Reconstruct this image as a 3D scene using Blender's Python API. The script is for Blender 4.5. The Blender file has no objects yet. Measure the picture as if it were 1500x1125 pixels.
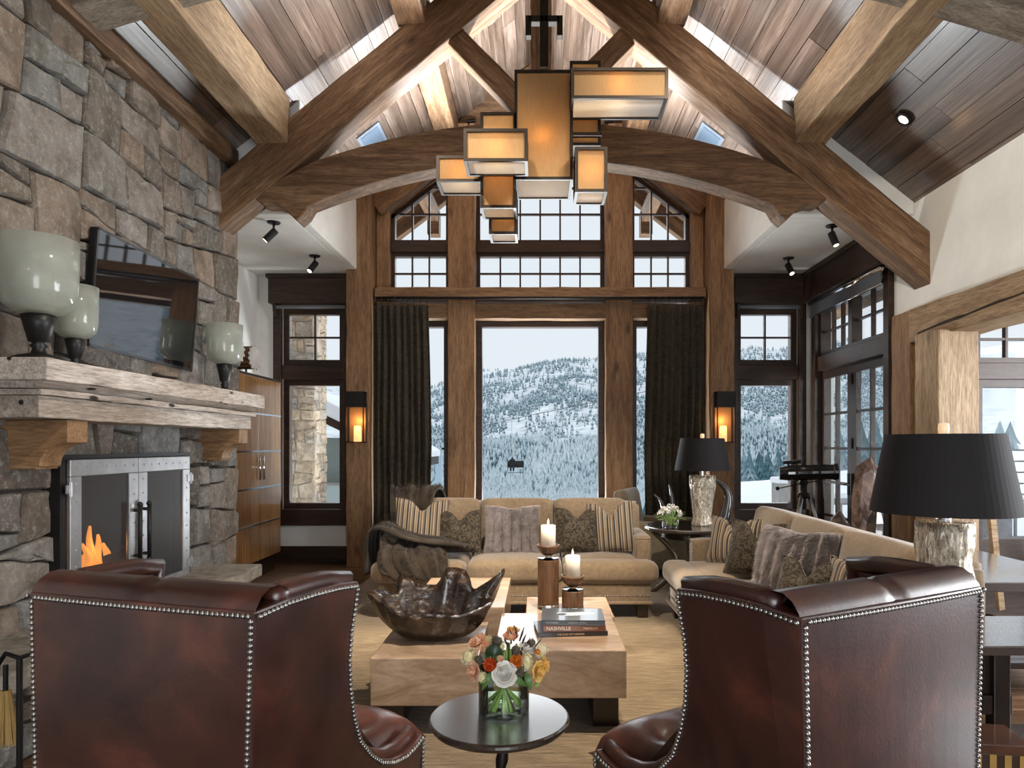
import bpy, bmesh, random
from math import sin, cos, pi, sqrt, exp, radians, atan2, floor
from mathutils import Vector, Matrix, noise
SC = bpy.context.scene
C = SC.collection
R = random.Random(11)

# ------------------------------------------------------------------ camera, sky, exposure, lights
H, F = 1.55, 1000.0            # eye height (m), focal length in pixels of the 1500x1125 frame
cd = bpy.data.cameras.new('camera'); cam = bpy.data.objects.new('camera', cd); C.objects.link(cam)
cd.sensor_width = 36; cd.lens = 36*F/1500; cd.shift_x = -38/1500; cd.shift_y = 89.5/1500
cd.clip_end = 6000; cd.clip_start = .05
cam.location = (0, 0, H); cam.rotation_euler = (pi/2, 0, 0); SC.camera = cam

def at(px, py, d):             # the world point seen at a pixel, d metres in front of the camera
    return Vector(((px-788)*d/F, d, H+(652-py)*d/F))

w = bpy.data.worlds.new('overcast'); SC.world = w; w.use_nodes = True
bg = w.node_tree.nodes['Background']
bg.inputs[0].default_value = (.84, .885, .95, 1); bg.inputs[1].default_value = .82

SC.view_settings.view_transform = 'Standard'; SC.view_settings.look = 'None'
SC.view_settings.exposure = 0.3; SC.view_settings.gamma = 1; SC.view_settings.use_curve_mapping = False
SC.cycles.sample_clamp_indirect = 4

def lamp(kind, loc, energy, col=(1, .93, .84), size=.1, target=None, spot=None, blend=.6, name='light'):
    l = bpy.data.lights.new(name, kind); o = bpy.data.objects.new(name, l); C.objects.link(o)
    o.location = loc; l.energy = energy; l.color = col
    if kind == 'AREA': l.size = size
    else: l.shadow_soft_size = size
    if spot: l.spot_size = radians(spot); l.spot_blend = blend
    if target is not None:
        o.rotation_euler = (Vector(target)-Vector(loc)).to_track_quat('-Z', 'Y').to_euler()
    return o
WARM = (1, .82, .62)
# added area lamps imitating window light, behind the camera and in the alcove
lamp('AREA', (.9, -2.75, 1.75), 130, (.93, .96, 1), 2.2, (-.5, 5, 1.4), name='daylight_fill')
lamp('AREA', (6.5, 3.2, 1.9), 330, (.93, .96, 1), 2.4, (-2.9, 4.8, 1.9), name='daylight_fill')
sun = lamp('SUN', (0, 30, 20), 1.7, (.95, .97, 1), 0, (0, 0, 4), name='bright_overcast_glow'); sun.data.angle = radians(55)
# added area lamp outside the bay, imitating snow glare thrown up inside
g = lamp('AREA', (.03, 10.3, .25), 560, (.93, .97, 1), 4.2, (.03, 6.0, 3.6), name='snow_glare_fill'); g.data.shape = 'RECTANGLE'; g.data.size_y = .7
# unseen fill spots added below the ceiling, without trims
SPOTS = [((.9, 2.6, 5.9), (-.35, 4.3, .4), 1300, 42), ((-.9, 3.8, 5.85), (-.4, 6.3, .6), 1500, 44),
         ((.4, 3.6, 6.1), (1.6, 4.9, .6), 1000, 44), ((1.6, 2.2, 5.3), (-2.95, 4.9, 1.9), 520, 52),
         ((-.7, .3, 6.0), (-1.3, 2.0, .5), 260, 22), ((-1.9, 2.4, 5.1), (.2, 6.5, .8), 900, 38), ((1.9, 2.4, 5.1), (-.4, 6.5, .8), 700, 38), ((-1.6, 2.2, 5.3), (3.6, 4.6, 3.2), 500, 50)]
for p, t, e, s in SPOTS: lamp('SPOT', p, e, (1, .88, .73), .06, t, s, name='ceiling_fill_spot')
# uplight spots hung free near the arched tie; outer and front pairs added
for sx in (-.75, .81):
    lamp('SPOT', (sx, 7.4, 4.35), 640, (.90, .95, 1), .05, (sx, 6.95, 7), 128, .8, name='uplight')
    lamp('SPOT', (sx*2.2, 7.4, 4.0), 190, (.90, .95, 1), .05, (sx*2.2, 7.0, 7), 128, .8, name='uplight')
    lamp('SPOT', (sx*1.2, 5.95, 4.4), 150, (.96, .97, 1), .04, (sx*2.5, 5.3, 5.4), 120, 1, name='uplight')

# ------------------------------------------------------------------ scene helpers
def tag(o, label=None, cat=None, group=None, kind=None):
    if label: o['label'] = label
    if cat: o['category'] = cat
    if group: o['group'] = group
    if kind: o['kind'] = kind
    return o
def thing(name, label, cat, loc=(0, 0, 0), rz=0, group=None, rot=None):
    o = bpy.data.objects.new(name, None); C.objects.link(o); o.empty_display_size = .1
    o.location = loc; o.rotation_euler = rot if rot else (0, 0, rz)
    return tag(o, label, cat, group)
def copy_tree(o, parent=None):
    c = o.copy(); C.objects.link(c)
    if parent: c.parent = parent
    for ch in list(o.children): copy_tree(ch, c)
    return c

class MB:
    def __init__(s): s.v = []; s.f = []; s.m = []
    def add(s, vs, fs, mi=0):
        n = len(s.v); s.v += [tuple(v) for v in vs]; s.f += [tuple(i+n for i in f) for f in fs]; s.m += [mi]*len(fs); return s
    def box(s, x0, x1, y0, y1, z0, z1, mi=0):
        return s.add([(x, y, z) for z in (z0, z1) for y in (y0, y1) for x in (x0, x1)],
                     [(0, 2, 3, 1), (4, 5, 7, 6), (0, 1, 5, 4), (2, 6, 7, 3), (0, 4, 6, 2), (1, 3, 7, 5)], mi)
    def prism(s, poly, a, b, axis='y', mi=0):
        # poly in (x,z) for axis y, (y,z) for axis x, (x,y) for axis z
        def P(u, w_, t): return (u, t, w_) if axis == 'y' else (t, u, w_) if axis == 'x' else (u, w_, t)
        n = len(poly); vs = [P(u, q, a) for u, q in poly]+[P(u, q, b) for u, q in poly]
        return s.add(vs, [tuple(range(n)), tuple(range(2*n-1, n-1, -1))]+[(i, (i+1) % n+0, (i+1) % n+n, i+n)[::-1] for i in range(n)], mi)
    def tube(s, pts, rad, n=8, cap=True, mi=0):
        pts = [Vector(p) for p in pts]; k = len(pts)
        if not hasattr(rad, '__len__'): rad = [rad]*k
        vs = []; prev = None
        for i, p in enumerate(pts):
            t = (pts[min(i+1, k-1)]-pts[max(i-1, 0)]).normalized()
            if prev is None:
                u = t.orthogonal().normalized()
            else:
                u = (prev-t*prev.dot(t)).normalized()
            prev = u; q = t.cross(u)
            vs += [p+(u*cos(2*pi*j/n)+q*sin(2*pi*j/n))*rad[i] for j in range(n)]
        fs = [(i*n+j, i*n+(j+1) % n, (i+1)*n+(j+1) % n, (i+1)*n+j) for i in range(k-1) for j in range(n)]
        if cap: fs += [tuple(range(n-1, -1, -1)), tuple((k-1)*n+j for j in range(n))]
        return s.add(vs, fs, mi)
    def lathe(s, prof, n=24, c=(0, 0, 0), mi=0, wob=None, cap=True):
        vs = []; k = len(prof)
        for i, (r, z) in enumerate(prof):
            for j in range(n):
                a = 2*pi*j/n; q = r*(wob(a, z) if wob else 1)
                vs.append((c[0]+q*cos(a), c[1]+q*sin(a), c[2]+z))
        fs = [(i*n+j, i*n+(j+1) % n, (i+1)*n+(j+1) % n, (i+1)*n+j) for i in range(k-1) for j in range(n)]
        if cap and prof[0][0] > 1e-4: fs.append(tuple(range(n-1, -1, -1)))
        if cap and prof[-1][0] > 1e-4: fs.append(tuple((k-1)*n+j for j in range(n)))
        return s.add(vs, fs, mi)
    def ball(s, c, r, n=8, k=5, sc=(1, 1, 1), mi=0):
        vs = []
        for i in range(k+1):
            a = pi*i/k
            for j in range(n):
                b = 2*pi*j/n
                vs.append((c[0]+r*sc[0]*sin(a)*cos(b), c[1]+r*sc[1]*sin(a)*sin(b), c[2]+r*sc[2]*cos(a)))
        return s.add(vs, [(i*n+j, (i+1)*n+j, (i+1)*n+(j+1) % n, i*n+(j+1) % n) for i in range(k) for j in range(n)], mi)
    def rbox(s, c, size, r, n=6, puff=(0, 0, 0), fn=None, mi=0):
        # soft box: rounded corners of radius r, every face bulging by puff
        hx, hy, hz = [q/2 for q in size]; seen = {}; vs = []; fs = []
        def V(p):
            k = tuple(round(q, 5) for q in p)
            if k not in seen:
                P_ = Vector((p[0]*hx, p[1]*hy, p[2]*hz))
                inn = Vector([max(-h_+r, min(h_-r, q)) for q, h_ in zip(P_, (hx, hy, hz))])
                d = P_-inn
                if d.length > 1e-6: P_ = inn+d.normalized()*r
                x, y, z = p
                P_.x += puff[0]*x*(1-y*y)*(1-z*z); P_.y += puff[1]*y*(1-x*x)*(1-z*z); P_.z += puff[2]*z*(1-x*x)*(1-y*y)
                if fn: P_ = Vector(fn(P_))
                seen[k] = len(vs); vs.append((P_.x+c[0], P_.y+c[1], P_.z+c[2]))
            return seen[k]
        g = [sin((2*i/n-1)*pi/2)*.35+(2*i/n-1)*.65 for i in range(n+1)]
        for ax in range(3):
            for sg in (-1, 1):
                for i in range(n):
                    for j in range(n):
                        q = []
                        for a, b in ((g[i], g[j]), (g[i+1], g[j]), (g[i+1], g[j+1]), (g[i], g[j+1])):
                            p = [0, 0, 0]; p[ax] = sg; p[(ax+1) % 3] = a; p[(ax+2) % 3] = b; q.append(V(p))
                        fs.append(tuple(q if sg > 0 else q[::-1]))
        return s.add(vs, fs, mi)
    def build(s, name, mat, parent=None, loc=(0, 0, 0), rot=(0, 0, 0), smooth=False, bevel=0, sub=0, kind=None, seg=2):
        me = bpy.data.meshes.new(name); me.from_pydata(s.v, [], s.f); me.validate()
        mats = mat if isinstance(mat, (list, tuple)) else [mat]
        for m in mats: me.materials.append(m)
        if len(mats) > 1 and len(me.polygons) == len(s.m): me.polygons.foreach_set('material_index', s.m)
        if smooth: me.polygons.foreach_set('use_smooth', [True]*len(me.polygons))
        o = bpy.data.objects.new(name, me); C.objects.link(o)
        if parent: o.parent = parent
        o.location = loc; o.rotation_euler = rot
        if bevel:
            b = o.modifiers.new('bevel', 'BEVEL'); b.width = bevel; b.segments = seg; b.limit_method = 'ANGLE'; b.angle_limit = radians(40)
        if sub:
            b = o.modifiers.new('sub', 'SUBSURF'); b.levels = sub; b.render_levels = sub
        if kind: o['kind'] = kind
        return o
def box(name, mat, x0, x1, y0, y1, z0, z1, parent=None, bevel=.004, kind=None):
    c = Vector(((x0+x1)/2, (y0+y1)/2, (z0+z1)/2)); a, b, d = abs(x1-x0)/2, abs(y1-y0)/2, abs(z1-z0)/2
    return MB().box(-a, a, -b, b, -d, d).build(name, mat, parent, c, bevel=min(bevel, .3*min(a, b, d)*2) if bevel else 0, kind=kind)
def beam(name, mat, p0, p1, w, h, parent=None, bevel=.012, rough=.005, up=(0, 0, 1), kind=None):
    # timber from p0 to p1 with its grain along local X; w across, h along 'up'
    p0 = Vector(p0); p1 = Vector(p1); X = (p1-p0); L = X.length; X.normalize(); U = Vector(up)
    Y = U.cross(X).normalized(); Z = X.cross(Y)
    n = max(1, int(L/.25)); mb = MB(); vs = []
    for i in range(n+1):
        for (y, z) in ((-1, -1), (1, -1), (1, 1), (-1, 1)):
            j = lambda: R.uniform(-rough, rough)
            vs.append((L*i/n-L/2, y*w/2+j(), z*h/2+j()))
    fs = [(4*i+k, 4*i+4+k, 4*i+4+(k+1) % 4, 4*i+(k+1) % 4)[::-1] for i in range(n) for k in range(4)]
    fs += [(0, 1, 2, 3)[::-1], tuple(4*n+k for k in range(4))]
    mb.add(vs, fs)
    o = mb.build(name, mat, parent, bevel=bevel, kind=kind)
    m = Matrix((X, Y, Z)).transposed().to_4x4(); m.translation = (p0+p1)/2
    o.matrix_local = m
    return o

# ------------------------------------------------------------------ materials
def NT(name):
    m = bpy.data.materials.new(name); m.use_nodes = True; t = m.node_tree
    return m, t, t.nodes['Principled BSDF']
def N(t, typ, **k):
    n = t.nodes.new(typ)
    for a, b in k.items(): setattr(n, a, b)
    return n
def ramp(t, fac, cols, interp='LINEAR'):
    r = N(t, 'ShaderNodeValToRGB'); e = r.color_ramp.elements; r.color_ramp.interpolation = interp
    while len(e) > 1: e.remove(e[-1])
    for i, (p, c) in enumerate(cols):
        q = e[0] if i == 0 else e.new(p); q.position = p; q.color = (*c, 1)
    t.links.new(fac, r.inputs[0]); return r.outputs[0]
def mix(t, fac, a, b, blend='MIX'):
    n = N(t, 'ShaderNodeMix', data_type='RGBA', blend_type=blend)
    for s, v in ((0, fac), (6, a), (7, b)):
        if isinstance(v, (int, float)): n.inputs[s].default_value = v
        elif isinstance(v, tuple): n.inputs[s].default_value = (*v, 1)
        else: t.links.new(v, n.inputs[s])
    return n.outputs[2]
def math(t, op, a, b=0, c=None):
    n = N(t, 'ShaderNodeMath', operation=op)
    for s, v in enumerate((a, b) if c is None else (a, b, c)):
        if isinstance(v, (int, float)): n.inputs[s].default_value = v
        else: t.links.new(v, n.inputs[s])
    return n.outputs[0]
def coords(t, scale=(1, 1, 1), rnd=37.0, kind='Object'):
    tc = N(t, 'ShaderNodeTexCoord'); mp = N(t, 'ShaderNodeMapping'); mp.inputs['Scale'].default_value = scale
    if rnd:
        oi = N(t, 'ShaderNodeObjectInfo'); va = N(t, 'ShaderNodeVectorMath', operation='ADD')
        t.links.new(tc.outputs[kind], va.inputs[0]); t.links.new(math(t, 'MULTIPLY', oi.outputs['Random'], rnd), va.inputs[1])
        t.links.new(va.outputs[0], mp.inputs[0]); return mp.outputs[0], oi.outputs['Random']
    t.links.new(tc.outputs[kind], mp.inputs[0]); return mp.outputs[0], None
def noi(t, vec, scale, detail=4, rough=.6, dist=0):
    n = N(t, 'ShaderNodeTexNoise'); n.inputs['Scale'].default_value = scale; n.inputs['Detail'].default_value = detail
    n.inputs['Roughness'].default_value = rough; n.inputs['Distortion'].default_value = dist
    t.links.new(vec, n.inputs['Vector']); return n.outputs['Fac']
def bump(t, b, h, strength=.3, dist=.01):
    n = N(t, 'ShaderNodeBump'); n.inputs['Strength'].default_value = strength; n.inputs['Distance'].default_value = dist
    t.links.new(h, n.inputs['Height']); t.links.new(n.outputs[0], b.inputs['Normal'])
def plain(name, col, rough=.5, metal=0, coat=0, spec=.5, trans=0, ior=1.45, emit=None, es=1, sss=0, var=0, vs=6, sheen=0, bmp=0, bs=60):
    m, t, b = NT(name)
    b.inputs['Base Color'].default_value = (*col, 1); b.inputs['Roughness'].default_value = rough
    b.inputs['Metallic'].default_value = metal; b.inputs['Coat Weight'].default_value = coat
    b.inputs['Specular IOR Level'].default_value = spec; b.inputs['Transmission Weight'].default_value = trans
    b.inputs['IOR'].default_value = ior; b.inputs['Sheen Weight'].default_value = sheen
    if sss: b.inputs['Subsurface Weight'].default_value = sss; b.inputs['Subsurface Radius'].default_value = (.02, .012, .008)
    if emit: b.inputs['Emission Color'].default_value = (*emit, 1); b.inputs['Emission Strength'].default_value = es
    if var or bmp:
        v, _ = coords(t)
        if var:
            n = noi(t, v, vs, 5)
            t.links.new(ramp(t, n, [(.3, tuple(c*(1-var) for c in col)), (.7, tuple(min(1, c*(1+var)) for c in col))]), b.inputs['Base Color'])
        if bmp: bump(t, b, noi(t, v, bs, 4), bmp, .005)
    return m
def wood(name, cols, rough=.6, sx=.8, sy=9, bmp=.35, coat=0, axis=0, knots=.8, var=.35, spec=.4, pits=0, dist=.7, fine_=1):
    m, t, b = NT(name); sc = [sy, sy, sy]; sc[axis] = sx
    v, rnd = coords(t, tuple(sc)); k = [2.2, 2.2, 2.2]; k[axis] = .9; v2, _ = coords(t, tuple(k))
    a = noi(t, v, 1.6, 8, .68, dist); big = noi(t, v2, .8, 3, .5)
    c = ramp(t, a, [(.28, cols[0]), (.5, cols[1]), (.72, cols[2])])
    c = mix(t, ramp(t, big, [(.35, (0, 0, 0)), (.65, (1, 1, 1))]), c, mix(t, 1, c, (.68, .62, .56), 'MULTIPLY'))
    vo = N(t, 'ShaderNodeTexVoronoi'); vo.inputs['Scale'].default_value = 1.3; t.links.new(v2, vo.inputs['Vector'])
    kn = ramp(t, vo.outputs['Distance'], [(.03, (1, 1, 1)), (.13, (0, 0, 0))])
    c = mix(t, math(t, 'MULTIPLY', kn, knots), c, tuple(q*.28 for q in cols[0]))
    fine = noi(t, v, 9, 5, .75, .3); c = mix(t, ramp(t, fine, [(.40, (.75*fine_,)*3), (.56, (0,)*3)]), c, mix(t, 1, c, (.45, .40, .36), 'MULTIPLY'))
    if pits:
        vp = N(t, 'ShaderNodeTexVoronoi'); vp.inputs['Scale'].default_value = pits; k3 = [1, 1, 1]; k3[axis] = .35; vq, _ = coords(t, tuple(k3)); t.links.new(vq, vp.inputs['Vector'])
        c = mix(t, ramp(t, vp.outputs['Distance'], [(.10, (1,)*3), (.16, (0,)*3)]), c, (.015, .012, .01))
    hs = N(t, 'ShaderNodeHueSaturation'); t.links.new(math(t, 'MULTIPLY_ADD', rnd, var*2, 1-var), hs.inputs['Value']); t.links.new(c, hs.inputs['Color'])
    t.links.new(hs.outputs[0], b.inputs['Base Color'])
    b.inputs['Roughness'].default_value = rough; b.inputs['Coat Weight'].default_value = coat; b.inputs['Specular IOR Level'].default_value = spec
    b.inputs['Coat Roughness'].default_value = .12
    bump(t, b, math(t, 'SUBTRACT', a, math(t, 'MULTIPLY', kn, .3)), bmp, .006)
    return m
def stone_mat(name, cols, bright=1):
    m, t, b = NT(name); v, rnd = coords(t)
    base = ramp(t, rnd, [(i/(len(cols)-1), c) for i, c in enumerate(cols)])
    n1 = noi(t, v, 6, 9, .75); n2 = noi(t, v, 26, 6, .8); n3 = noi(t, v, 2.6, 6, .7, .5)
    c = mix(t, ramp(t, n1, [(.35, (.0,)*3), (.65, (1,)*3)]), base, mix(t, 1, base, (.55, .5, .46), 'MULTIPLY'))
    c = mix(t, math(t, 'MULTIPLY', ramp(t, n2, [(.52, (0,)*3), (.64, (1,)*3)]), .6), c, (.50, .51, .46))
    c = mix(t, math(t, 'MULTIPLY', ramp(t, n3, [(.5, (0,)*3), (.66, (1,)*3)]), .65), c, (.10, .08, .06))
    t.links.new(c, b.inputs['Base Color']); b.inputs['Roughness'].default_value = .85; b.inputs['Specular IOR Level'].default_value = .25
    bump(t, b, math(t, 'ADD', math(t, 'MULTIPLY', n1, 1.4), math(t, 'MULTIPLY', n2, .7)), .85, .04)
    return m
MT = {}
MT['plaster'] = plain('plaster', (.80, .79, .745), .85, var=.10, vs=1.6, spec=.2, bmp=.12, bs=5)
MT['stone'] = stone_mat('field_stone', [(.20, .19, .18), (.42, .33, .26), (.25, .27, .28), (.33, .31, .27), (.15, .13, .115), (.47, .40, .345), (.30, .31, .31), (.38, .31, .25), (.21, .18, .15), (.36, .36, .345)])
MT['stone_out'] = stone_mat('chimney_stone', [(.66, .53, .40), (.78, .64, .48), (.52, .48, .44), (.72, .58, .43)])
MT['hearth'] = stone_mat('hearth_stone', [(.42, .40, .35), (.5, .46, .4)])
MT['mortar'] = plain('mortar', (.045, .036, .028), .95, var=.3, spec=.1)
MT['timber'] = wood('hewn_timber', [(.07, .038, .019), (.215, .125, .065), (.38, .245, .145)], .62, bmp=.5, var=.15)
MT['timber_post'] = wood('post_timber', [(.18, .098, .046), (.325, .19, .095), (.45, .285, .155)], .6, bmp=.3, var=.12)
MT['timber_light'] = wood('pale_timber', [(.27, .18, .10), (.42, .30, .18), (.56, .43, .29)], .62, bmp=.35, var=.15)
MT['timber_grey'] = wood('weathered_timber', [(.12, .095, .07), (.24, .20, .155), (.36, .31, .25)], .7, bmp=.4, var=.1)
MT['board'] = wood('ceiling_board', [(.085, .06, .046), (.19, .14, .11), (.36, .285, .235)], .36, sx=.7, sy=8, bmp=.25, var=.3, spec=.75, coat=.25)
MT['walnut'] = wood('walnut_trim', [(.024, .012, .007), (.05, .026, .015), (.09, .048, .028)], .42, bmp=.12, knots=.2, var=.12)
MT['floor'] = wood('floor_oak', [(.06, .032, .016), (.13, .075, .04), (.22, .13, .075)], .38, bmp=.15, var=.3, coat=.15)
MT['mantel'] = wood('weathered_mantel', [(.30, .26, .22), (.55, .50, .45), (.72, .68, .63)], .7, bmp=.5, var=.12, axis=1, knots=.5, pits=9)
MT['veneer'] = wood('zebra_veneer', [(.25, .125, .045), (.40, .225, .09), (.52, .32, .15)], .25, sx=.25, sy=13, bmp=.03, coat=.5, axis=2, knots=0, var=.1)
MT['block'] = wood('cluster_block_wood', [(.28, .185, .115), (.48, .345, .235), (.62, .48, .355)], .30, dist=2.4, fine_=.35, sx=1.1, sy=3.6, bmp=.06, coat=.6, knots=.6, var=.1)
MT['espresso'] = plain('espresso_wood', (.020, .012, .009), .28, coat=.4, var=.3)
MT['espresso_top'] = plain('lacquered_espresso', (.03, .02, .016), .24, coat=1, var=.2, spec=1)
MT['espresso_top'].node_tree.nodes['Principled BSDF'].inputs['Coat IOR'].default_value = 2.2
MT['espresso_top'].node_tree.nodes['Principled BSDF'].inputs['Coat Roughness'].default_value = .16
MT['black'] = plain('black_iron', (.014, .013, .013), .42, metal=.3, var=.2)
MT['bronze'] = plain('dark_bronze', (.03, .024, .02), .4, metal=.8)
MT['steel'] = plain('brushed_steel', (.40, .40, .41), .42, metal=.85, var=.15, vs=10)
MT['chrome'] = plain('chrome', (.75, .76, .78), .12, metal=1)
MT['pewter'] = plain('pewter_nail', (.36, .35, .335), .38, metal=1)
def pane_mat():
    m, t, b = NT('window_glass'); t.nodes.remove(b); o = t.nodes['Material Output']
    tr = N(t, 'ShaderNodeBsdfTransparent'); gl = N(t, 'ShaderNodeBsdfGlossy'); gl.inputs['Roughness'].default_value = .01
    tr.inputs[0].default_value = (.97, .985, .985, 1)
    fr = N(t, 'ShaderNodeFresnel'); fr.inputs[0].default_value = 1.45; mx = N(t, 'ShaderNodeMixShader')
    t.links.new(math(t, 'MULTIPLY', fr.outputs[0], .13), mx.inputs[0]); t.links.new(tr.outputs[0], mx.inputs[1]); t.links.new(gl.outputs[0], mx.inputs[2]); t.links.new(mx.outputs[0], o.inputs[0])
    return m
MT['pane'] = pane_mat()
# ------------------------------------------------------------------ setting: floor, roof, walls
XL, XR, YB, XC = -3.68, 3.62, 9.0, .03
def roof(x): return 6.7-.78*abs(x-XC)
fl = box('floor', MT['mortar'], XL-.3, 7.2, -3.2, YB+.3, -.2, -.022, bevel=0, kind='structure')
pl = None
for i in range(56):
    y0 = -.9+i*.178
    for (xa, xb) in ((XL-.25, -1.15), (-1.15, 1.4), (1.4, 3.95), (3.95, 6.9)):
        sh = R.uniform(-.5, .5) if xa > XL else 0
        if pl is None:
            pl = MB().box(-1.27, 1.27, -.087, .087, -.011, .011).build('plank', MT['floor'], fl, bevel=.003); o = pl
        else:
            o = pl.copy(); C.objects.link(o)
        o.location = ((xa+xb)/2-fl.location.x, y0-fl.location.y, -.011-fl.location.z)
# roof slabs with overhanging eaves, then the boards
ce = MB()
for s in (-1, 1):
    P = lambda x, up=0: (XC+s*x, roof(XC+s*x)+up)
    q = [P(0, .02), P(4.3, .02), P(4.3, .32), P(0, .32)]
    ce.prism(q if s > 0 else q[::-1], -2.6, 10.75, 'y')
ceil = ce.build('ceiling', MT['timber'], kind='structure')
nb = 25; bw = sqrt(1+.78**2)*3.72/nb; proto = None; th = atan2(.78, 1)
for s in (-1, 1):
    for i in range(nb):
        t = (i+.5)*bw; x = XC+s*t*cos(th); z = 6.7-t*sin(th)-.004
        y = 2.6-R.uniform(0, 1.2)
        while y < 9.05:
            L = R.choice([1.9, 2.4, 3.1, 3.6]); y1 = min(y+L, 9.1)
            if y1-y < .4: break
            if proto is None:
                proto = MB().box(-.5, .5, -bw/2+.0025, bw/2-.0025, -.014, .014).build('board', MT['board'], ceil); o = proto
            else: o = proto.copy(); C.objects.link(o); o.parent = ceil
            X = Vector((0, 1, 0)); Y = Vector((-cos(th)*s, 0, sin(th))); Zv = X.cross(Y)
            m = Matrix((X, Y, Zv)).transposed().to_4x4() @ Matrix.Diagonal((y1-y-.004, 1, 1, 1)); m.translation = (x, (y+y1)/2, z+R.uniform(-.003, .003))
            o.matrix_local = m; y = y1
# side soffits behind the truss and their bulkheads (white plaster)
for s, nm in ((-1, 'ceiling.soffit_left'), (1, 'ceiling.soffit_right')):
    x0 = XC+s*2.32; x1 = XL if s < 0 else XR; a, b = min(x0, x1), max(x0, x1); mb = MB()
    mb.box(a if s < 0 else b-(b-a-.1), b-.1 if s < 0 else b, 6.68, YB+.05, 3.77, 3.9)
    q = [(x0, 3.77), (x1, 3.77), (x1, roof(x1)), (x0, roof(x0))]
    mb.prism(q if s > 0 else q[::-1], 6.56, 6.68, 'y')
    xa, xb = (x0, x0+s*.1); mb.box(min(xa, xb), max(xa, xb), 6.68, YB+.05, 3.77, 4.64)
    mb.build('ceiling.001' if s < 0 else 'ceiling.002', MT['plaster'], kind='structure', bevel=.012)
    box('trim_1' if s < 0 else 'trim_2', MT['board'], min(xa, xb)+.012, max(xa, xb), 6.68, YB, 4.645, 4.98, kind='structure')

# back wall: plaster aisles round the side windows, stained boards in the gable
WL = (-3.375, -2.55); WR = (2.61, 3.43); WZ = (.70, 3.36)
mb = MB()
mb.box(XL-.2, WL[0], YB, YB+.25, 0, 4); mb.box(WL[0], WL[1], YB, YB+.25, 0, WZ[0]); mb.box(WL[0], WL[1], YB, YB+.25, WZ[1], 4); mb.box(WL[1], -2.12, YB, YB+.25, 0, 5)
mb.box(WR[1], XR+.2, YB, YB+.25, 0, 4); mb.box(WR[0], WR[1], YB, YB+.25, 0, WZ[0]); mb.box(WR[0], WR[1], YB, YB+.25, WZ[1], 4); mb.box(2.18, WR[0], YB, YB+.25, 0, 5)
wb = mb.build('wall_back', MT['plaster'], kind='structure')
def topz(x): return 4.6+.75*(1.975-abs(x-XC))          # slanted heads of the gable windows
mb = MB()
for s in (-1, 1):
    X = lambda u: XC+s*u
    q = [(X(2.2), 4.4), (X(2.0), 4.58), (X(1.2), topz(X(1.2))), (X(1.2), 5.75), (X(2.2), 5.02)]
    mb.prism(q if s < 0 else q[::-1], YB, YB+.25, 'y')
mb.prism([(XC-1.22, 5.30), (XC+1.22, 5.30), (XC+1.22, 5.72), (XC, 6.69), (XC-1.22, 5.72)], YB+.02, YB+.25, 'y')
mb.box(XC-2.15, XC+2.15, YB, YB+.25, 0, .42)
mb.build('wall_back.001', MT['timber'], kind='structure')
# left wall behind the chimney, right wall
MB().box(XL-.2, XL, -2.6, YB+.2, 0, 4.0).build('wall_left.001', MT['plaster'], kind='structure')
mb = MB()
mb.box(XR, XR+.2, 8.81, YB+.1, 0, 4.0); mb.box(XR, XR+.2, 7.02, 8.81, 3.3, 4.0); mb.box(XR, XR+.2, 6.1, 7.02, 0, 4.0); mb.box(XR, XR+.2, -2.6, 6.1, 2.6, 4.0)
mb.build('wall_right', MT['plaster'], kind='structure')
mb = MB(); Yf = -2.6
mb.box(XL-.2, -1.6, Yf-.2, Yf, 0, 7); mb.box(3.3, 7.0, Yf-.2, Yf, 0, 7); mb.box(-1.6, 3.3, Yf-.2, Yf, 2.7, 7); mb.box(-1.6, 3.3, Yf-.2, Yf, 0, .7)
mb.build('wall_sky_block', MT['plaster'], kind='structure')  # unseen wall added behind the camera to keep sky light out
for nm, a in (('baseboard_back', (XL, -2.4, YB-.03, YB, 0, .22)), ('baseboard_back.001', (2.5, XR, YB-.03, YB, 0, .22)), ('baseboard_left', (XL, XL+.03, 6.75, YB, 0, .22)), ('baseboard_right', (XR-.03, XR, 8.85, YB, 0, .22))):
    box(nm, MT['walnut'], *a, kind='structure')
# side alcove to the right beyond the posts
mb = MB(); mb.box(3.75, 4.0, 6.25, 6.45, 0, 2.95); mb.box(4.0, 6.9, 6.25, 6.45, 0, .62); mb.box(6.7, 6.9, 6.25, 6.45, 0, 2.95); mb.box(4.0, 6.9, 6.25, 6.45, 2.75, 2.95)
mb.build('wall_alcove', MT['walnut'], kind='structure')
box('ceiling.003', MT['plaster'], XR+.2, 6.9, -2.6, 6.45, 2.95, 3.1, kind='structure', bevel=0)

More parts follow.
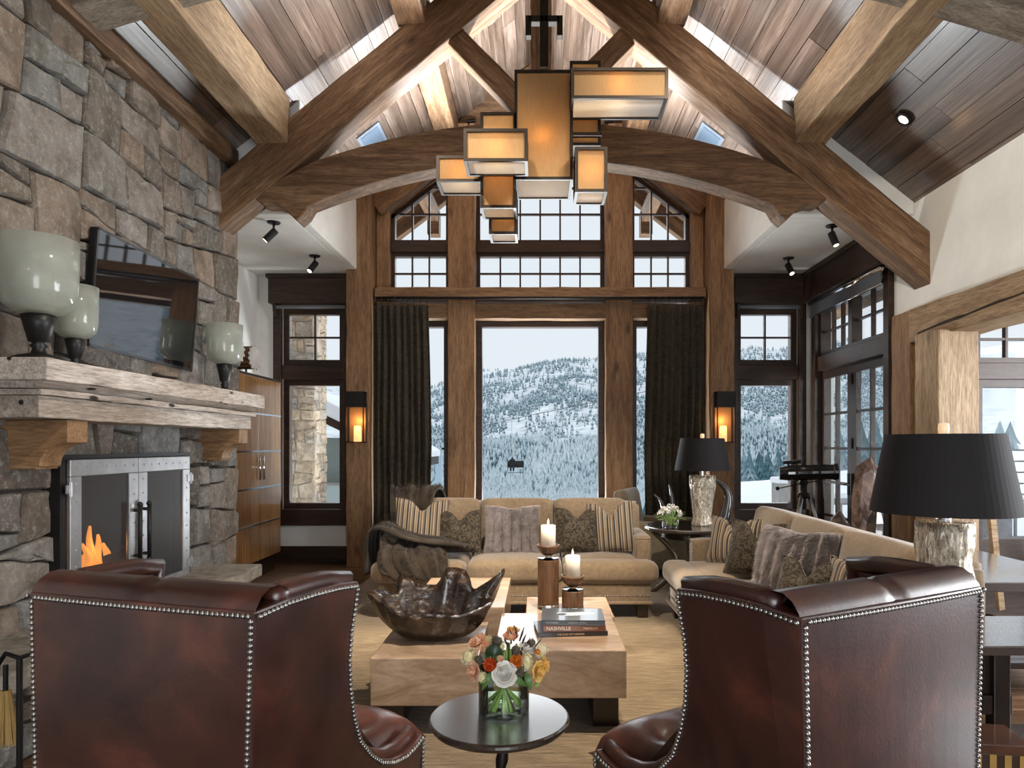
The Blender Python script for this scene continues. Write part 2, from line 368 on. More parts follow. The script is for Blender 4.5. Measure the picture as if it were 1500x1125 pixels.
# windows -------------------------------------------------
def clip(poly, f):
    out = []
    for i in range(len(poly)):
        a, b = poly[i], poly[(i+1) % len(poly)]; fa, fb = f(a), f(b)
        if fa >= 0: out.append(a)
        if fa*fb < 0:
            t = fa/(fa-fb); out.append((a[0]+(b[0]-a[0])*t, a[1]+(b[1]-a[1])*t))
    return out
wn = [0]
def window(u0, u1, z0, z1, cols, rows, axis, t0, fr=.055, bar=.022, dep=.1, top=None, name=None, zs=None, mat='walnut', pin=None):
    # axis 'y': wall faces the camera, u is X and t0 is Y; axis 'x': side wall, u is Y and t0 is X
    wn[0] += 1; o = bpy.data.objects.new(name or 'window_%d' % wn[0], None); C.objects.link(o); o['kind'] = 'structure'
    c = ((u0+u1)/2, t0, z0) if axis == 'y' else (t0, (u0+u1)/2, z0); o.location = c
    cu = (u0+u1)/2
    f = (lambda p: top(p[0])-p[1]) if top else (lambda p: 1)
    def pr(mb, poly, a, b):
        poly = clip(poly, f) if top else poly
        if len(poly) > 2: mb.prism([(u-cu, z-z0) for u, z in poly], a, b, axis)
        return mb
    R4 = lambda a, b, c_, d: [(a, c_), (b, c_), (b, d), (a, d)]
    fm = MB()
    for q in (R4(u0, u0+fr, z0, z1), R4(u1-fr, u1, z0, z1), R4(u0+fr, u1-fr, z0, z0+fr)): pr(fm, q, -dep/2, dep/2)
    if not top: pr(fm, R4(u0+fr, u1-fr, z1-fr, z1), -dep/2, dep/2)
    else:
        za, zb = top(u0), top(u1); fm.prism([(u0-cu, za-z0-fr*1.2), (u1-cu, zb-z0-fr*1.2), (u1-cu, zb-z0), (u0-cu, za-z0)], -dep/2, dep/2, axis)
    fm.build('frame', MT[mat], o)
    us = [u0+fr+(u1-u0-2*fr)*i/cols for i in range(cols+1)]
    if zs is None: zs = [z0+fr+(z1-z0-2*fr)*i/rows for i in range(rows+1)]
    for u in us[1:-1]: 
        m = pr(MB(), R4(u-bar/2, u+bar/2, z0+fr, z1), -.025, .025)
        if m.v: m.build('muntin', MT[mat], o)
    for z in zs[1:-1]:
        m = pr(MB(), R4(u0+fr, u1-fr, z-bar/2, z+bar/2), -.022, .022)
        if m.v: m.build('muntin', MT[mat], o)
    for i in range(cols):
        for j in range(len(zs)-1):
            m = pr(MB(), R4(us[i]+.004, us[i+1]-.004, zs[j]+.004, zs[j+1]-.004), -.004, .004)
            if m.v: m.build('pane', MT['pane'], o)
    return o
Yw = YB+.1
window(*WL, 2.60, 3.36, 2, 2, 'y', Yw, .08); window(*WL, .70, 2.42, 1, 1, 'y', Yw, .08)
window(*WR, 2.60, 3.36, 2, 2, 'y', Yw, .08); window(*WR, .70, 2.42, 1, 1, 'y', Yw, .08)
for a, b, nm in ((WL[0], WL[1], 'trim_3'), (WR[0], WR[1], 'trim_4')):
    box(nm, MT['walnut'], a, b, YB-.02, YB+.2, 2.42, 2.60, kind='structure')
    t = bpy.data.objects.new('trim_5' if a < 0 else 'trim_6', None); C.objects.link(t); t['kind'] = 'structure'; t.location = (a, YB, .5)
    for q in ((-.10, 0, .0, 2.92), (b-a, b-a+.09, .0, 2.92)): box('jamb_casing', MT['walnut'], q[0], q[1], -.05, .03, q[2]-.0, q[3], t)
    box('window_sill', MT['walnut'], -.13, b-a+.11, -.10, .04, .0, .21, t)
c0, c1, c2 = XC-1.2, XC+.845, XC+1.975
Xm = lambda u: 2*XC-u
for (a, b, n) in ((XC-1.975, XC-1.2, 3), (XC-.845, XC+.845, 6), (XC+1.2, XC+1.975, 3)):
    window(a, b, .42, 3.19, 1, 1, 'y', Yw, .075, dep=.14)
    window(a, b, 3.56, 4.10, n, 2, 'y', Yw, .05)
    if n == 6: window(a, b, 4.22, 5.30, n, 3, 'y', Yw, .05, zs=[4.27, 4.62, 4.97, 5.25])
    else: window(a, b, 4.22, 5.35, n, 3, 'y', Yw, .05, zs=[4.27, 4.62, 4.97, 5.35], top=topz)
    k = {3: 'trim_7', 6: 'trim_8'}[n] if a < 0 else 'trim_9'
    box(k, MT['walnut'], a, b, YB+.0, YB+.2, 4.10, 4.22, kind='structure')
# timber frame of the bay, one thing
bay = thing('window_wall_timber_frame', 'honey brown timber frame dividing the tall gable windows, with the long curtain beam', 'timber frame', (XC, YB, 0))
for u in (-1.0225, 1.0225):
    beam('mullion_post', MT['timber_post'], (u, -.02, .02), (u, -.02, 5.72), .35, .3, bay, up=(0, 1, 0))
for u in (-2.06, 2.06):
    beam('jamb_post', MT['timber_post'], (u, .06, .02), (u, .06, 4.75), .17, .26, bay, up=(0, 1, 0))
for s in (-1, 1): beam('gable_rafter', MT['timber_post'], (s*2.16, -.03, 4.66), (s*1.1, -.03, 5.46), .26, .3, bay, up=(0, 0, 1))
beam('curtain_beam', MT['timber_post'], (-2.12, -.10, 3.50), (2.12, -.10, 3.50), .34, .145, bay)
beam('window_header', MT['timber_post'], (-2.12, -.04, 3.29), (2.12, -.04, 3.29), .24, .2, bay)
beam('window_sill_beam', MT['timber_post'], (-2.12, -.04, .34), (2.12, -.04, .34), .24, .2, bay)
for s, side in ((-1, 'left'), (1, 'right')):
    x = XC+s*2.30
    o = beam('timber_post', MT['timber_post'], (x, 8.82, 0), (x, 8.82, 5.0), .30, .42, up=(0, 1, 0))
    tag(o, 'tall square timber post on the %s of the gable windows, carrying a candle sconce' % side, 'post')
    # dark valance boxes over the aisle windows
    wx = WL if s < 0 else WR
    v = thing('window_valance', 'dark walnut valance box above the narrow %s window' % ('left, chimney-side' if s < 0 else 'right, telescope-side'), 'valance', ((wx[0]+wx[1])/2, YB, 3.37))
    hw = .53 if s < 0 else .47
    box('fascia', MT['walnut'], -hw, hw, -.17, -.0, .02, .38, v); box('crown_moulding', MT['walnut'], -hw-.025, hw+.025, -.195, 0, .345, .395, v)
    for q in (-hw+.06, hw-.06):
        MB().prism([(-.13, .02), (-.04, .02), (-.04, -.16), (-.075, -.15), (-.12, -.06)], q-.02, q+.02, 'x').build('bracket', MT['walnut'], v, bevel=.004)
    MB().tube([(-hw+.08, -.1, -.02), (hw-.08, -.1, -.02)], .024, 10).build('roller_blind', plain('blind_grey', (.22, .23, .25), .6), v, smooth=True)

# right wall doors with transom
for (a, b) in ((7.05, 7.92), (7.92, 8.79)):
    window(a, b, 2.68, 3.30, 3 if a > 7.5 else 2, 2, 'x', XR+.06, .05, dep=.12)
box('trim_10', MT['walnut'], XR-.03, XR+.16, 7.03, 8.81, 2.50, 2.68, kind='structure')
for k, (a, b) in enumerate(((7.05, 7.92), (7.92, 8.79))):
    dr = window(a, b, .02, 2.5, 2, 5, 'x', XR+.05, .11, .03, .06, name='door_%d' % (k+1), zs=[.25, .67, 1.09, 1.51, 1.94, 2.38], mat='walnut')
    box('door_lock_rail', MT['walnut'], -.03, .03, -.33, .33, .11, .22, dr)
    s = 1 if k == 0 else -1
    MB().box(-.06, -.03, s*.40-.018, s*.40+.018, .95, 1.2).tube([(-.05, s*.4, 1.07), (-.1, s*.4, 1.07), (-.1, s*.4-s*.11, 1.07)], .011, 8).build('door_handle', MT['bronze'], dr)
    for z in (.75, 1.55, 2.3): MB().box(-.045, -.028, s*.425-.012, s*.425+.012, z-.06, z+.06).build('door_latch', MT['black'], dr)
for nm, y in (('trim_11', 6.99), ('trim_12', 8.83)): box(nm, MT['walnut'], XR-.06, XR+.15, y-.055, y+.055, 0, 3.36, kind='structure')
v = thing('door_valance', 'long dark walnut valance over the glazed double doors, grey blind rolled beneath', 'valance', (XR, 7.88, 3.36))
box('fascia', MT['walnut'], -.19, -.0, -.99, .98, .03, .39, v); box('crown_moulding', MT['walnut'], -.215, 0, -1.01, .98, .35, .405, v)
box('roller_blind', plain('blind_cloth', (.10, .105, .12), .7), -.125, -.105, -.9, .88, -.17, .04, v)
MB().tube([(-.11, -.93, .0), (-.11, .9, .0)], .034, 10).tube([(-.115, -.92, -.165), (-.115, .9, -.165)], .012, 8).build('blind_roller', MT['chrome'], v, smooth=True)
window(4.0, 4.62, .62, 2.15, 1, 1, 'y', 6.3, .07); window(4.0, 4.62, 2.3, 2.75, 2, 2, 'y', 6.3, .05)
window(4.62, 6.7, .62, 2.75, 2, 1, 'y', 6.3, .07)
box('trim_13', MT['walnut'], 4.0, 4.62, 6.22, 6.4, 2.15, 2.3, kind='structure')

# ------------------------------------------------------------------ timbers
o = beam('doorway_post', MT['timber_post'], (3.70, 6.63, 0), (3.70, 6.63, 2.83), .36, .34, up=(0, 1, 0)); tag(o, 'square timber post beside the glazed double doors, farther one of the pair', 'post')
o = beam('doorway_post', MT['timber_light'], (3.575, 5.98, 0), (3.575, 5.98, 2.54), .35, .36, up=(0, 1, 0)); tag(o, 'pale cracked timber post holding the header beam, nearer one of the pair by the doors', 'post')
hd = thing('header_beam', 'pale hewn header beam with a long crack above the side opening', 'beam', (3.68, 6.45, 2.52))
beam('timber', MT['timber_light'], (0, 0, .15), (0, -6.5, .15), .36, .31, hd)
MB().prism([(-.16-2.6*i/14+R.uniform(-.01, .01), .06+.13*i/14+R.uniform(-.01, .012)+(.008 if True else 0)) for i in range(15)]+[(-.16-2.6*i/14, .053+.13*i/14) for i in range(14, -1, -1)], -.186, -.176, 'x').build('crack', MT['mortar'], hd)

# roof truss with an arched tie
YT = 6.3
tr = thing('roof_truss', 'heavy timber roof truss with arched tie beam spanning the room behind the hanging lamp', 'truss', (XC, YT, 0))
TH = .27
def plate(name, poly, mat=MT['timber'], y0=0, y1=TH, bev=.012):
    n = len(poly); cx = sum(p[0] for p in poly)/n; cz = sum(p[1] for p in poly)/n
    q = [(a-cx, b-cz) for a, b in poly]
    ar = sum(q[i][0]*q[(i+1) % n][1]-q[(i+1) % n][0]*q[i][1] for i in range(n))
    if ar < 0: q = q[::-1]
    return MB().prism(q, y0, y1, 'y').build(name, mat, tr, (cx, 0, cz), bevel=bev)
for s in (-1, 1):
    a = (3.76 if s > 0 else 3.10)
    lo = lambda u: 6.02-.84*u; hi = lambda u: 6.47-.81*u
    p0 = (s*.0, 0, 6.22); p1u = a
    o = beam('principal_rafter', MT['timber'], (s*-.12, TH/2, 6.245+.1), (s*a, TH/2, 6.245-.825*a), TH, .375, tr, .015, up=(0, 0, 1))
def arch(u, top): 
    q = abs(u)/2.15
    return (4.55-.385*q**2) if top else (4.20-.425*q**2)
up = [(-2.25+4.5*i/30, arch(-2.25+4.5*i/30, True)) for i in range(31)]
up[0] = (-2.42, 4.02); up[-1] = (2.42, 4.02)
endl = [(-2.66, 3.93), (-2.64, 3.82), (-2.58, 3.79), (-2.5, 3.795), (-2.42, 3.77), (-2.35, 3.71), (-2.27, 3.63), (-2.2, 3.69)]
dn = [(-2.15+4.3*i/30, arch(-2.15+4.3*i/30, False)) for i in range(31)]
pol = up+[(-x, z) for x, z in endl]+dn[::-1]+endl[::-1]
plate('arched_tie', pol, y0=.02, y1=TH-.015)
beam('king_post', MT['timber'], (0, TH/2+.02, 4.5), (0, TH/2+.02, 6.5), .2, .2, tr, up=(0, 1, 0))
for s in (-1, 1): beam('strut', MT['timber'], (s*.86, TH/2, 5.42), (s*.08, TH/2, 4.62), .18, .2, tr, up=(0, 0, 1))
# purlins each side, in two bays
for s, sd in ((-1, 'left'), (1, 'right')):
    for k, (x, zb, wd, hh) in enumerate(((2.49, 4.34, .30, .44), (1.20, 5.44, .27, .34))):
        nm = ('lower', 'upper')[k]
        o = beam('roof_purlin', MT['timber_light'] if k == 0 else MT['timber'], (XC+s*x, -2, zb+hh/2), (XC+s*x, YT+.05, zb+hh/2), wd, hh, rough=.007)
        tag(o, '%s purlin on the %s roof slope, running from the truss towards the camera' % (nm, sd), 'beam')
        if k: 
            o = beam('roof_purlin', MT['timber'], (XC+s*x, YT+TH, zb+hh/2+.05), (XC+s*x, YB, zb+hh/2+.05), wd, hh); tag(o, 'short upper purlin on the %s roof slope between truss and gable windows' % sd, 'beam')
# wall plate over the chimney, ridge beam, near cross arch
o = beam('wall_plate', MT['timber'], (-2.95, 2.0, 4.27), (-2.95, 6.5, 4.27), .2, .16); tag(o, 'slim weathered beam along the top of the stone chimney wall', 'beam')
o = beam('ridge_beam', MT['timber'], (XC, -2, 6.5), (XC, YB, 6.5), .22, .26); tag(o, 'ridge beam at the peak of the board ceiling', 'beam')
cr = MB(); pts = []
for i in range(25):
    x = -2.95+6.55*i/24; pts.append((x, 4.80-.58*(abs(x-XC)/2.95)**1.6))
cr.prism(pts+[(x, z+.34) for x, z in pts[::-1]], -.14, .14, 'y')
o = cr.build('cross_arch', MT['timber_grey'], loc=(0, 4.32, 0), bevel=.012); tag(o, 'weathered arched cross beam in front of the truss, seen at the top corners', 'beam')
# small fittings on the roof
for sx in (-.62, .68):
    u = thing('beam_uplight', 'small black uplight on top of the arched tie, %s of the hanging lamp' % ('left' if sx < 0 else 'right'), 'light', (sx, YT+.12, arch(sx, True)))
    MB().box(-.05, .05, -.02, .02, 0, .02).build('base', MT['black'], u); MB().tube([(-.03, 0, .02), (-.03, 0, .07)], .006, 6).tube([(-.05, 0, .075), (.03, 0, .085)], .018, 8).build('head', MT['black'], u)
for s, sd in ((-1, 'left'), (1, 'right')):
    p = Vector((XC+s*1.97, 8.02, roof(XC+s*1.97)-.03))
    u = thing('skylight_panel', 'small blue-grey roof panel on the %s slope above the arched tie' % sd, 'skylight', p, rot=(0, s*th, 0))
    MB().box(-.16, .16, -.26, .26, -.015, .0).build('sash', plain('sash_grey', (.16, .19, .23), .5), u, bevel=.004); MB().box(-.12, .12, -.22, .22, -.021, -.016).build('blind', plain('blue_blind', (.10, .14, .19), .7), u)
def ceiling_spot(px, py, Y, label):
    X = (px-788)*Y/F; z = roof(X); s = 1 if X > XC else -1
    u = thing('recessed_spot', label, 'light', (X, Y, z-.05), rot=(0, s*th, 0))
    MB().lathe([(.045, -.012), (.07, -.012), (.075, 0), (.045, 0), (.042, .03)], 20, cap=False).build('trim_ring', MT['black'], u, smooth=True)
    MB().lathe([(0, -.006), (.044, -.006), (.044, -.002), (0, -.002)], 16).build('lens', plain('spot_lens', (1, .9, .75), .4, emit=(1, .86, .66), es=6), u)
ceiling_spot(1324, 166, 5.72, 'lit recessed spot in the dark boards of the right roof slope')
def soffit_spot(x, y, aim, label):
    u = thing('soffit_spotlight', label, 'light', (x, y, 3.77))
    MB().lathe([(.0, -.012), (.06, -.012), (.066, 0), (0, 0)], 20).build('canopy', MT['black'], u, smooth=True)
    a = Vector(aim).normalized(); b = Vector((0, 0, -.10))
    MB().tube([(0, 0, -.01), (0, 0, -.085)], .012, 8).ball((0, 0, -.09), .02).build('stem', MT['black'], u, smooth=True)
    h = MB().tube([b-a*.03, b+a*.12], .036, 14).build('lamp_head', MT['black'], u, bevel=.004)
    MB().tube([b+a*.1195, b+a*.1215], .028, 12).build('lens', plain('lens_glow', (1, .9, .75), .4, emit=(1, .8, .55), es=2.2), u)
soffit_spot((401-788)*.0068, 6.8, (-.7, -.2, -.8), 'black spotlight on the left soffit, nearer the chimney')
soffit_spot((461-788)*.0080, 8.0, (-.35, -.5, -.8), 'black spotlight on the left soffit, above the narrow window')
soffit_spot((1155-788)*.0081, 8.1, (.15, -.5, -.8), 'black spotlight on the right soffit, above the narrow window')
soffit_spot((1219-788)*.0069, 6.9, (.2, -.3, -.9), 'black spotlight on the right soffit, nearer the truss')
# ------------------------------------------------------------------ stone chimney wall: every stone its own piece
XS = -2.92
FB = (4.16, 5.60, .46, 1.46)       # firebox opening: y0, y1, z0, z1
mb = MB()
mb.box(XL-.1, XS-.07, 2.3, FB[0], 0, 4.36); mb.box(XL-.1, XS-.07, FB[1], 6.68, 0, 4.36)
mb.box(XL-.1, XS-.07, FB[0], FB[1], FB[3], 4.36); mb.box(XL-.1, XS-.5, FB[0], FB[1], 0, FB[3]); mb.box(XL-.1, XS-.07, FB[0], FB[1], 0, FB[2])
chim = mb.build('wall_left', MT['mortar'], kind='structure')
def area(p): return abs(sum(p[i][0]*p[(i+1) % len(p)][1]-p[(i+1) % len(p)][0]*p[i][1] for i in range(len(p))))/2
def split(p, amin, amax, rr, out, asp=1.3):
    a = area(p)
    us = [q[0] for q in p]; vs = [q[1] for q in p]; W_, H_ = max(us)-min(us), max(vs)-min(vs)
    if a < rr.uniform(amin, amax) and W_ < H_*2.8 and H_ < W_*1.9: out.append(p); return
    cu, cv = min(us)+W_*rr.uniform(.36, .64), min(vs)+H_*rr.uniform(.36, .64)
    tl = rr.uniform(-.2, .2)
    n = (1, tl) if W_ > H_*asp else (tl, 1)
    f = lambda q: n[0]*(q[0]-cu)+n[1]*(q[1]-cv)
    A, B = clip(p, f), clip(p, lambda q: -f(q))
    if min(area(A), area(B)) < a*.12: out.append(p); return
    split(A, amin, amax, rr, out, asp); split(B, amin, amax, rr, out, asp)
def shrink(p, d):
    n = len(p); cx = sum(q[0] for q in p)/n; cy = sum(q[1] for q in p)/n
    ar = sum(p[i][0]*p[(i+1) % n][1]-p[(i+1) % n][0]*p[i][1] for i in range(n)); p = p if ar > 0 else p[::-1]
    out = p
    for i in range(n):
        a, b = p[i], p[(i+1) % n]; L = sqrt((b[0]-a[0])**2+(b[1]-a[1])**2)
        if L < 1e-4: continue
        nx, ny = -(b[1]-a[1])/L, (b[0]-a[0])/L
        out = clip(out, lambda q: (q[0]-a[0])*nx+(q[1]-a[1])*ny-d)
        if len(out) < 3: return []
    return out
def rough_outline(p, rr, step=.11, amp=.011):
    out = []
    n = len(p)
    for i in range(n):
        a, b = p[i], p[(i+1) % n]; L = sqrt((b[0]-a[0])**2+(b[1]-a[1])**2); k = max(1, int(L/step))
        for j in range(k):
            t = j/k; jx, jy = (rr.uniform(-amp, amp), rr.uniform(-amp, amp)) if L > .05 else (0, 0)
            out.append((a[0]+(b[0]-a[0])*t+jx, a[1]+(b[1]-a[1])*t+jy))
    return out
def stones(cells, parent, place, mat, rr, gap=.007, proud=(.035, .066), name='stone'):
    # place(u, v, h) -> world point; each stone: skirt, chamfer, rough crowned face
    for p in cells:
        q = shrink(p, gap)
        if len(q) < 3 or area(q) < .0012: continue
        q = rough_outline(q, rr); n = len(q); cx = sum(a for a, b in q)/n; cy = sum(b for a, b in q)/n
        h = rr.uniform(*proud); tx, ty = rr.uniform(-.05, .05), rr.uniform(-.05, .05)
        S = lambda k: [(cx+(a-cx)*k, cy+(b-cy)*k) for a, b in q]
        rings = []; sz = sqrt(area(q)); e = .012/max(sz, .05)
        for k, hh, jit in ((1, -.03, 0), (1-e*.3, h*.55, .004), (1-e*2.0, h*.95, .007), (.55, h*1.04, .011)):
            rings.append([place(a, b, hh+(0 if hh < 0 else tx*(a-cx)+ty*(b-cy)+rr.uniform(-jit, jit))) for a, b in S(k)])
        o_ = Vector(place(cx, cy, 0)); vs = [Vector(v)-o_ for r_ in rings for v in r_]+[Vector(place(cx, cy, h*1.06+rr.uniform(-.008, .012)))-o_]
        fs = [(i*n+j, i*n+(j+1) % n, (i+1)*n+(j+1) % n, (i+1)*n+j) for i in range(3) for j in range(n)]+[(3*n+j, 3*n+(j+1) % n, 4*n) for j in range(n)]
        m = MB().add(vs, fs); m.build(name, mat, parent, o_-Vector(parent.location))
rr = random.Random(5); cells = []
for (a, b, c_, d) in ((2.9, FB[0], .38, 2.6), (FB[1], 6.70, .38, 2.6), (FB[0], FB[1], FB[3], 2.6), (2.9, 6.70, 2.6, 4.36)):
    split([(a, c_), (b, c_), (b, d), (a, d)], .02, .30, rr, cells)
pl_ = lambda u, v, h: (XS-.06+h, u, v)
stones(cells, chim, pl_, MT['stone'], rr)
# the return of the chimney at its far end
cells = []; split([(XL, 0), (XS-.03, 0), (XS-.03, 4.36), (XL, 4.36)], .03, .12, rr, cells)
stones(cells, chim, lambda u, v, h: (u, 6.67+h*.5, v), MT['stone'], rr)
# raised hearth: thick slabs on stones
he = thing('raised_hearth', 'raised stone hearth slab in front of the fireplace, resting on field stones', 'hearth', (-2.65, 4.5, 0))
ys = [2.7, 3.75, 4.95, 6.05]
for a, b in zip(ys, ys[1:]):
    s = MB(); n = max(3, int((b-a)/.14)); q = [(-.36, a+.005-4.5), (-.36, b-.005-4.5)]+[(.24+rr.uniform(-.03, .035), b-.005-4.5-(b-a-.01)*i/n) for i in range(n+1)]
    s.prism(q[::-1], .395, .50, 'z'); s.build('slab', MT['hearth'], he, bevel=.014)
MB().box(-.34, .12, -1.75, 1.45, 0, .39).build('core', MT['mortar'], he)
cells = []; split([(2.75, .0), (5.95, .0), (5.95, .385), (2.75, .385)], .02, .06, rr, cells)
stones(cells, he, lambda u, v, h: (-2.55+h, u, v), MT['stone'], rr)
cells = []; split([(-3.0, .0), (-2.5, .0), (-2.5, .385), (-3.0, .385)], .01, .03, rr, cells)
stones(cells, he, lambda u, v, h: (u, 5.93+h*.8, v), MT['stone'], rr)

# mantel shelf with stepped mouldings and two corbels
mt = thing('mantel_shelf', 'long weathered timber mantel shelf with stepped mouldings on two corbels', 'mantel', (-2.86, 4.85, 1.69))
y0, y1 = 3.475-4.85, 6.25-4.85
def mslab(name, x, ya, yb, za, zb, bev=.006):
    m = MB(); n = 22
    vs = []
    for i in range(n+1):
        y = ya+(yb-ya)*i/n; j = lambda: R.uniform(-.004, .004)
        vs += [(-.14, y, za), (x+j(), y, za+j()), (x+j(), y, zb+j()), (-.14, y, zb)]
    fs = [(4*i+k, 4*i+(k+1) % 4, 4*i+4+(k+1) % 4, 4*i+4+k) for i in range(n) for k in range(4)]+[(0, 3, 2, 1)[::-1][::-1], (4*n, 4*n+1, 4*n+2, 4*n+3)]
    return m.add(vs, [f[::-1] for f in fs]).build(name, MT['mantel'], mt, bevel=bev)
mslab('shelf_board', .36, y0, y1, .195, .31)
MB().prism([(-.14, .155), (.27, .155), (.345, .195), (-.14, .195)], y0+.03, y1-.05, 'y').build('cove_moulding', MT['mantel'], mt)
mslab('ledge', .315, y0+.025, y1-.08, .118, .152, .004)
mslab('fascia', .285, y0+.05, y1-.13, .0, .118)
for yc, nm in ((3.86, 0), (6.03, 1)):
    q = [(-.14, 0), (.26, 0), (.26, -.125), (.245, -.13)]
    q += [(.245-.14*sin(a*pi/16), -.13-.13*(1-cos(a*pi/16))) for a in range(1, 9)]+[(.09, -.265), (.09, -.275), (-.14, -.275)]
    o = MB().prism(q[::-1], -.085, .085, 'y').build('corbel', MT['timber_post'], mt, (0, yc-4.85, 0), bevel=.006)

# fireplace doors, firebox, fire
fp = thing('fireplace_screen', 'riveted steel fireplace screen with two black mesh doors', 'fireplace doors', (XS+.055, 4.88, .44))
def fmesh():
    m, t, b = NT('fire_mesh'); o = t.nodes['Material Output']; tr_ = N(t, 'ShaderNodeBsdfTransparent'); mx = N(t, 'ShaderNodeMixShader')
    b.inputs['Base Color'].default_value = (.035, .032, .032, 1); b.inputs['Roughness'].default_value = .5; mx.inputs[0].default_value = .66
    t.links.new(tr_.outputs[0], mx.inputs[1]); t.links.new(b.outputs[0], mx.inputs[2]); t.links.new(mx.outputs[0], o.inputs[0]); return m
FM = fmesh()
for s in (-1, 1):
    # door in the plane X = const
    d = bpy.data.objects.new('door', None); C.objects.link(d); d.parent = fp; d.location = (0, s*.36, 0)
    Wd, Hd, f = .355, 1.02, .105
    MB().box(-.012, .012, -Wd, Wd, 0, f).box(-.012, .012, -Wd, Wd, Hd-f, Hd).box(-.012, .012, -Wd, -Wd+f, f, Hd-f).box(-.012, .012, Wd-f, Wd, f, Hd-f).build('door_frame', MT['steel'], d, bevel=.004)
    MB().box(-.004, .0, -Wd+f-.01, Wd-f+.01, f-.01, Hd-f+.01).build('mesh_screen', FM, d)
    rv = MB()
    for i in range(7):
        for z in (.05, Hd-.05): rv.ball((.012, -Wd+.06+(2*Wd-.12)*i/6, z), .008, 6, 4)
    for i in range(1, 9):
        for y in (-Wd+.05, Wd-.05): rv.ball((.012, y, .05+(Hd-.1)*i/9), .008, 6, 4)
    rv.build('rivet_row', MT['steel'], d, kind='stuff', smooth=True)
    y = -s*(Wd-.052)
    MB().tube([(.055, y, .3), (.055, y, .68)], .015, 10).ball((.055, y, .29), .021).ball((.055, y, .69), .021).tube([(0, y, .33), (.055, y, .33)], .012, 8).tube([(0, y, .65), (.055, y, .65)], .012, 8).build('pull_handle', MT['black'], d, smooth=True)
    for z in (.16, .84): MB().tube([(.016, s*(Wd+.004), z-.045), (.016, s*(Wd+.004), z+.045)], .013, 8).box(.012, .018, s*Wd-.045, s*Wd+.045, z-.025, z+.025).build('hinge', MT['steel'], d)
MB().box(-.12, -.013, -.77, -.72, -.0, 1.02).box(-.12, -.013, .72, .77, 0, 1.02).box(-.12, -.013, -.77, .77, 1.021, 1.05).build('outer_frame', MT['black'], fp)
fire = thing('log_fire', 'burning log fire with orange flames behind the mesh doors', 'fire', (-3.13, 4.75, .46))
fire.location = (-3.13, 5.08, .60)
MB().box(-.2, .2, -.4, .3, -.13, .03).build('grate', MT['black'], fire)
FL = plain('flame', (1, .4, .08), .5, emit=(1, .36, .07), es=5)
for i in range(4):
    MB().tube([(R.uniform(-.1, .1), -.34+.12*i, .06+.03*(i % 2)), (R.uniform(-.1, .1), .05+.1*i, .1+.05*(i % 2))], [.05, .045], 8).build('log', plain('charred_log', (.05, .03, .02), .9, var=.5), fire)
for i, (y, hgt) in enumerate(((-.38, .22), (-.30, .34), (-.22, .26), (-.12, .18), (-.33, .15))):
    k = 9; pts = [(.02*sin(3*t/k+i), y+.03*sin(5*t/k+i*2), .08+hgt*t/k) for t in range(k)]
    MB().tube(pts, [.03*(1-(t/k))**.8*(.6+.8*(t/k)**.3)+.002 for t in range(k)], 7).build('flame', FL, fire, smooth=True)
lamp('POINT', (-3.0, 4.75, .85), 6, (1, .5, .18), .08, name='fire_light')

# television
ta, tb, tc, td = at(141, 329, 4.42), at(130.7, 509, 4.42), at(290.7, 410.7, 5.72), at(281, 542.7, 5.72)
ctr = (ta+tb+tc+td)/4; Yv = ((tc+td)-(ta+tb)).normalized(); Zv = ((ta+tc)-(tb+td)).normalized(); Xv = Yv.cross(Zv).normalized(); Zv = Xv.cross(Yv)
tw = ((tc+td)/2-(ta+tb)/2).length; hh = ((ta+tc)/2-(tb+td)/2).length
tv = thing('television', 'black flat screen television tilted out from the stone chimney above the mantel', 'television', ctr)
tv.rotation_euler = Matrix((Xv, Yv, Zv)).transposed().to_euler()
fr_ = .018
MB().box(-.05, 0, -tw/2, tw/2, -hh/2, hh/2).build('casing', plain('tv_casing', (.012, .012, .013), .3), tv, bevel=.006)
MB().box(0, .006, -tw/2, tw/2, -hh/2, -hh/2+fr_).box(0, .006, -tw/2, tw/2, hh/2-fr_, hh/2).box(0, .006, -tw/2, -tw/2+fr_, -hh/2, hh/2).box(0, .006, tw/2-fr_, tw/2, -hh/2, hh/2).build('bezel', plain('tv_bezel', (.03, .03, .032), .15, coat=.6), tv)
MB().box(.0005, .002, -tw/2+fr_, tw/2-fr_, -hh/2+fr_, hh/2-fr_).build('screen', plain('tv_screen', (.006, .006, .007), .03, spec=1.0, coat=1), tv)
MB().box(-.14, -.05, -.2, .2, -.15, .15).build('wall_mount', MT['black'], tv)

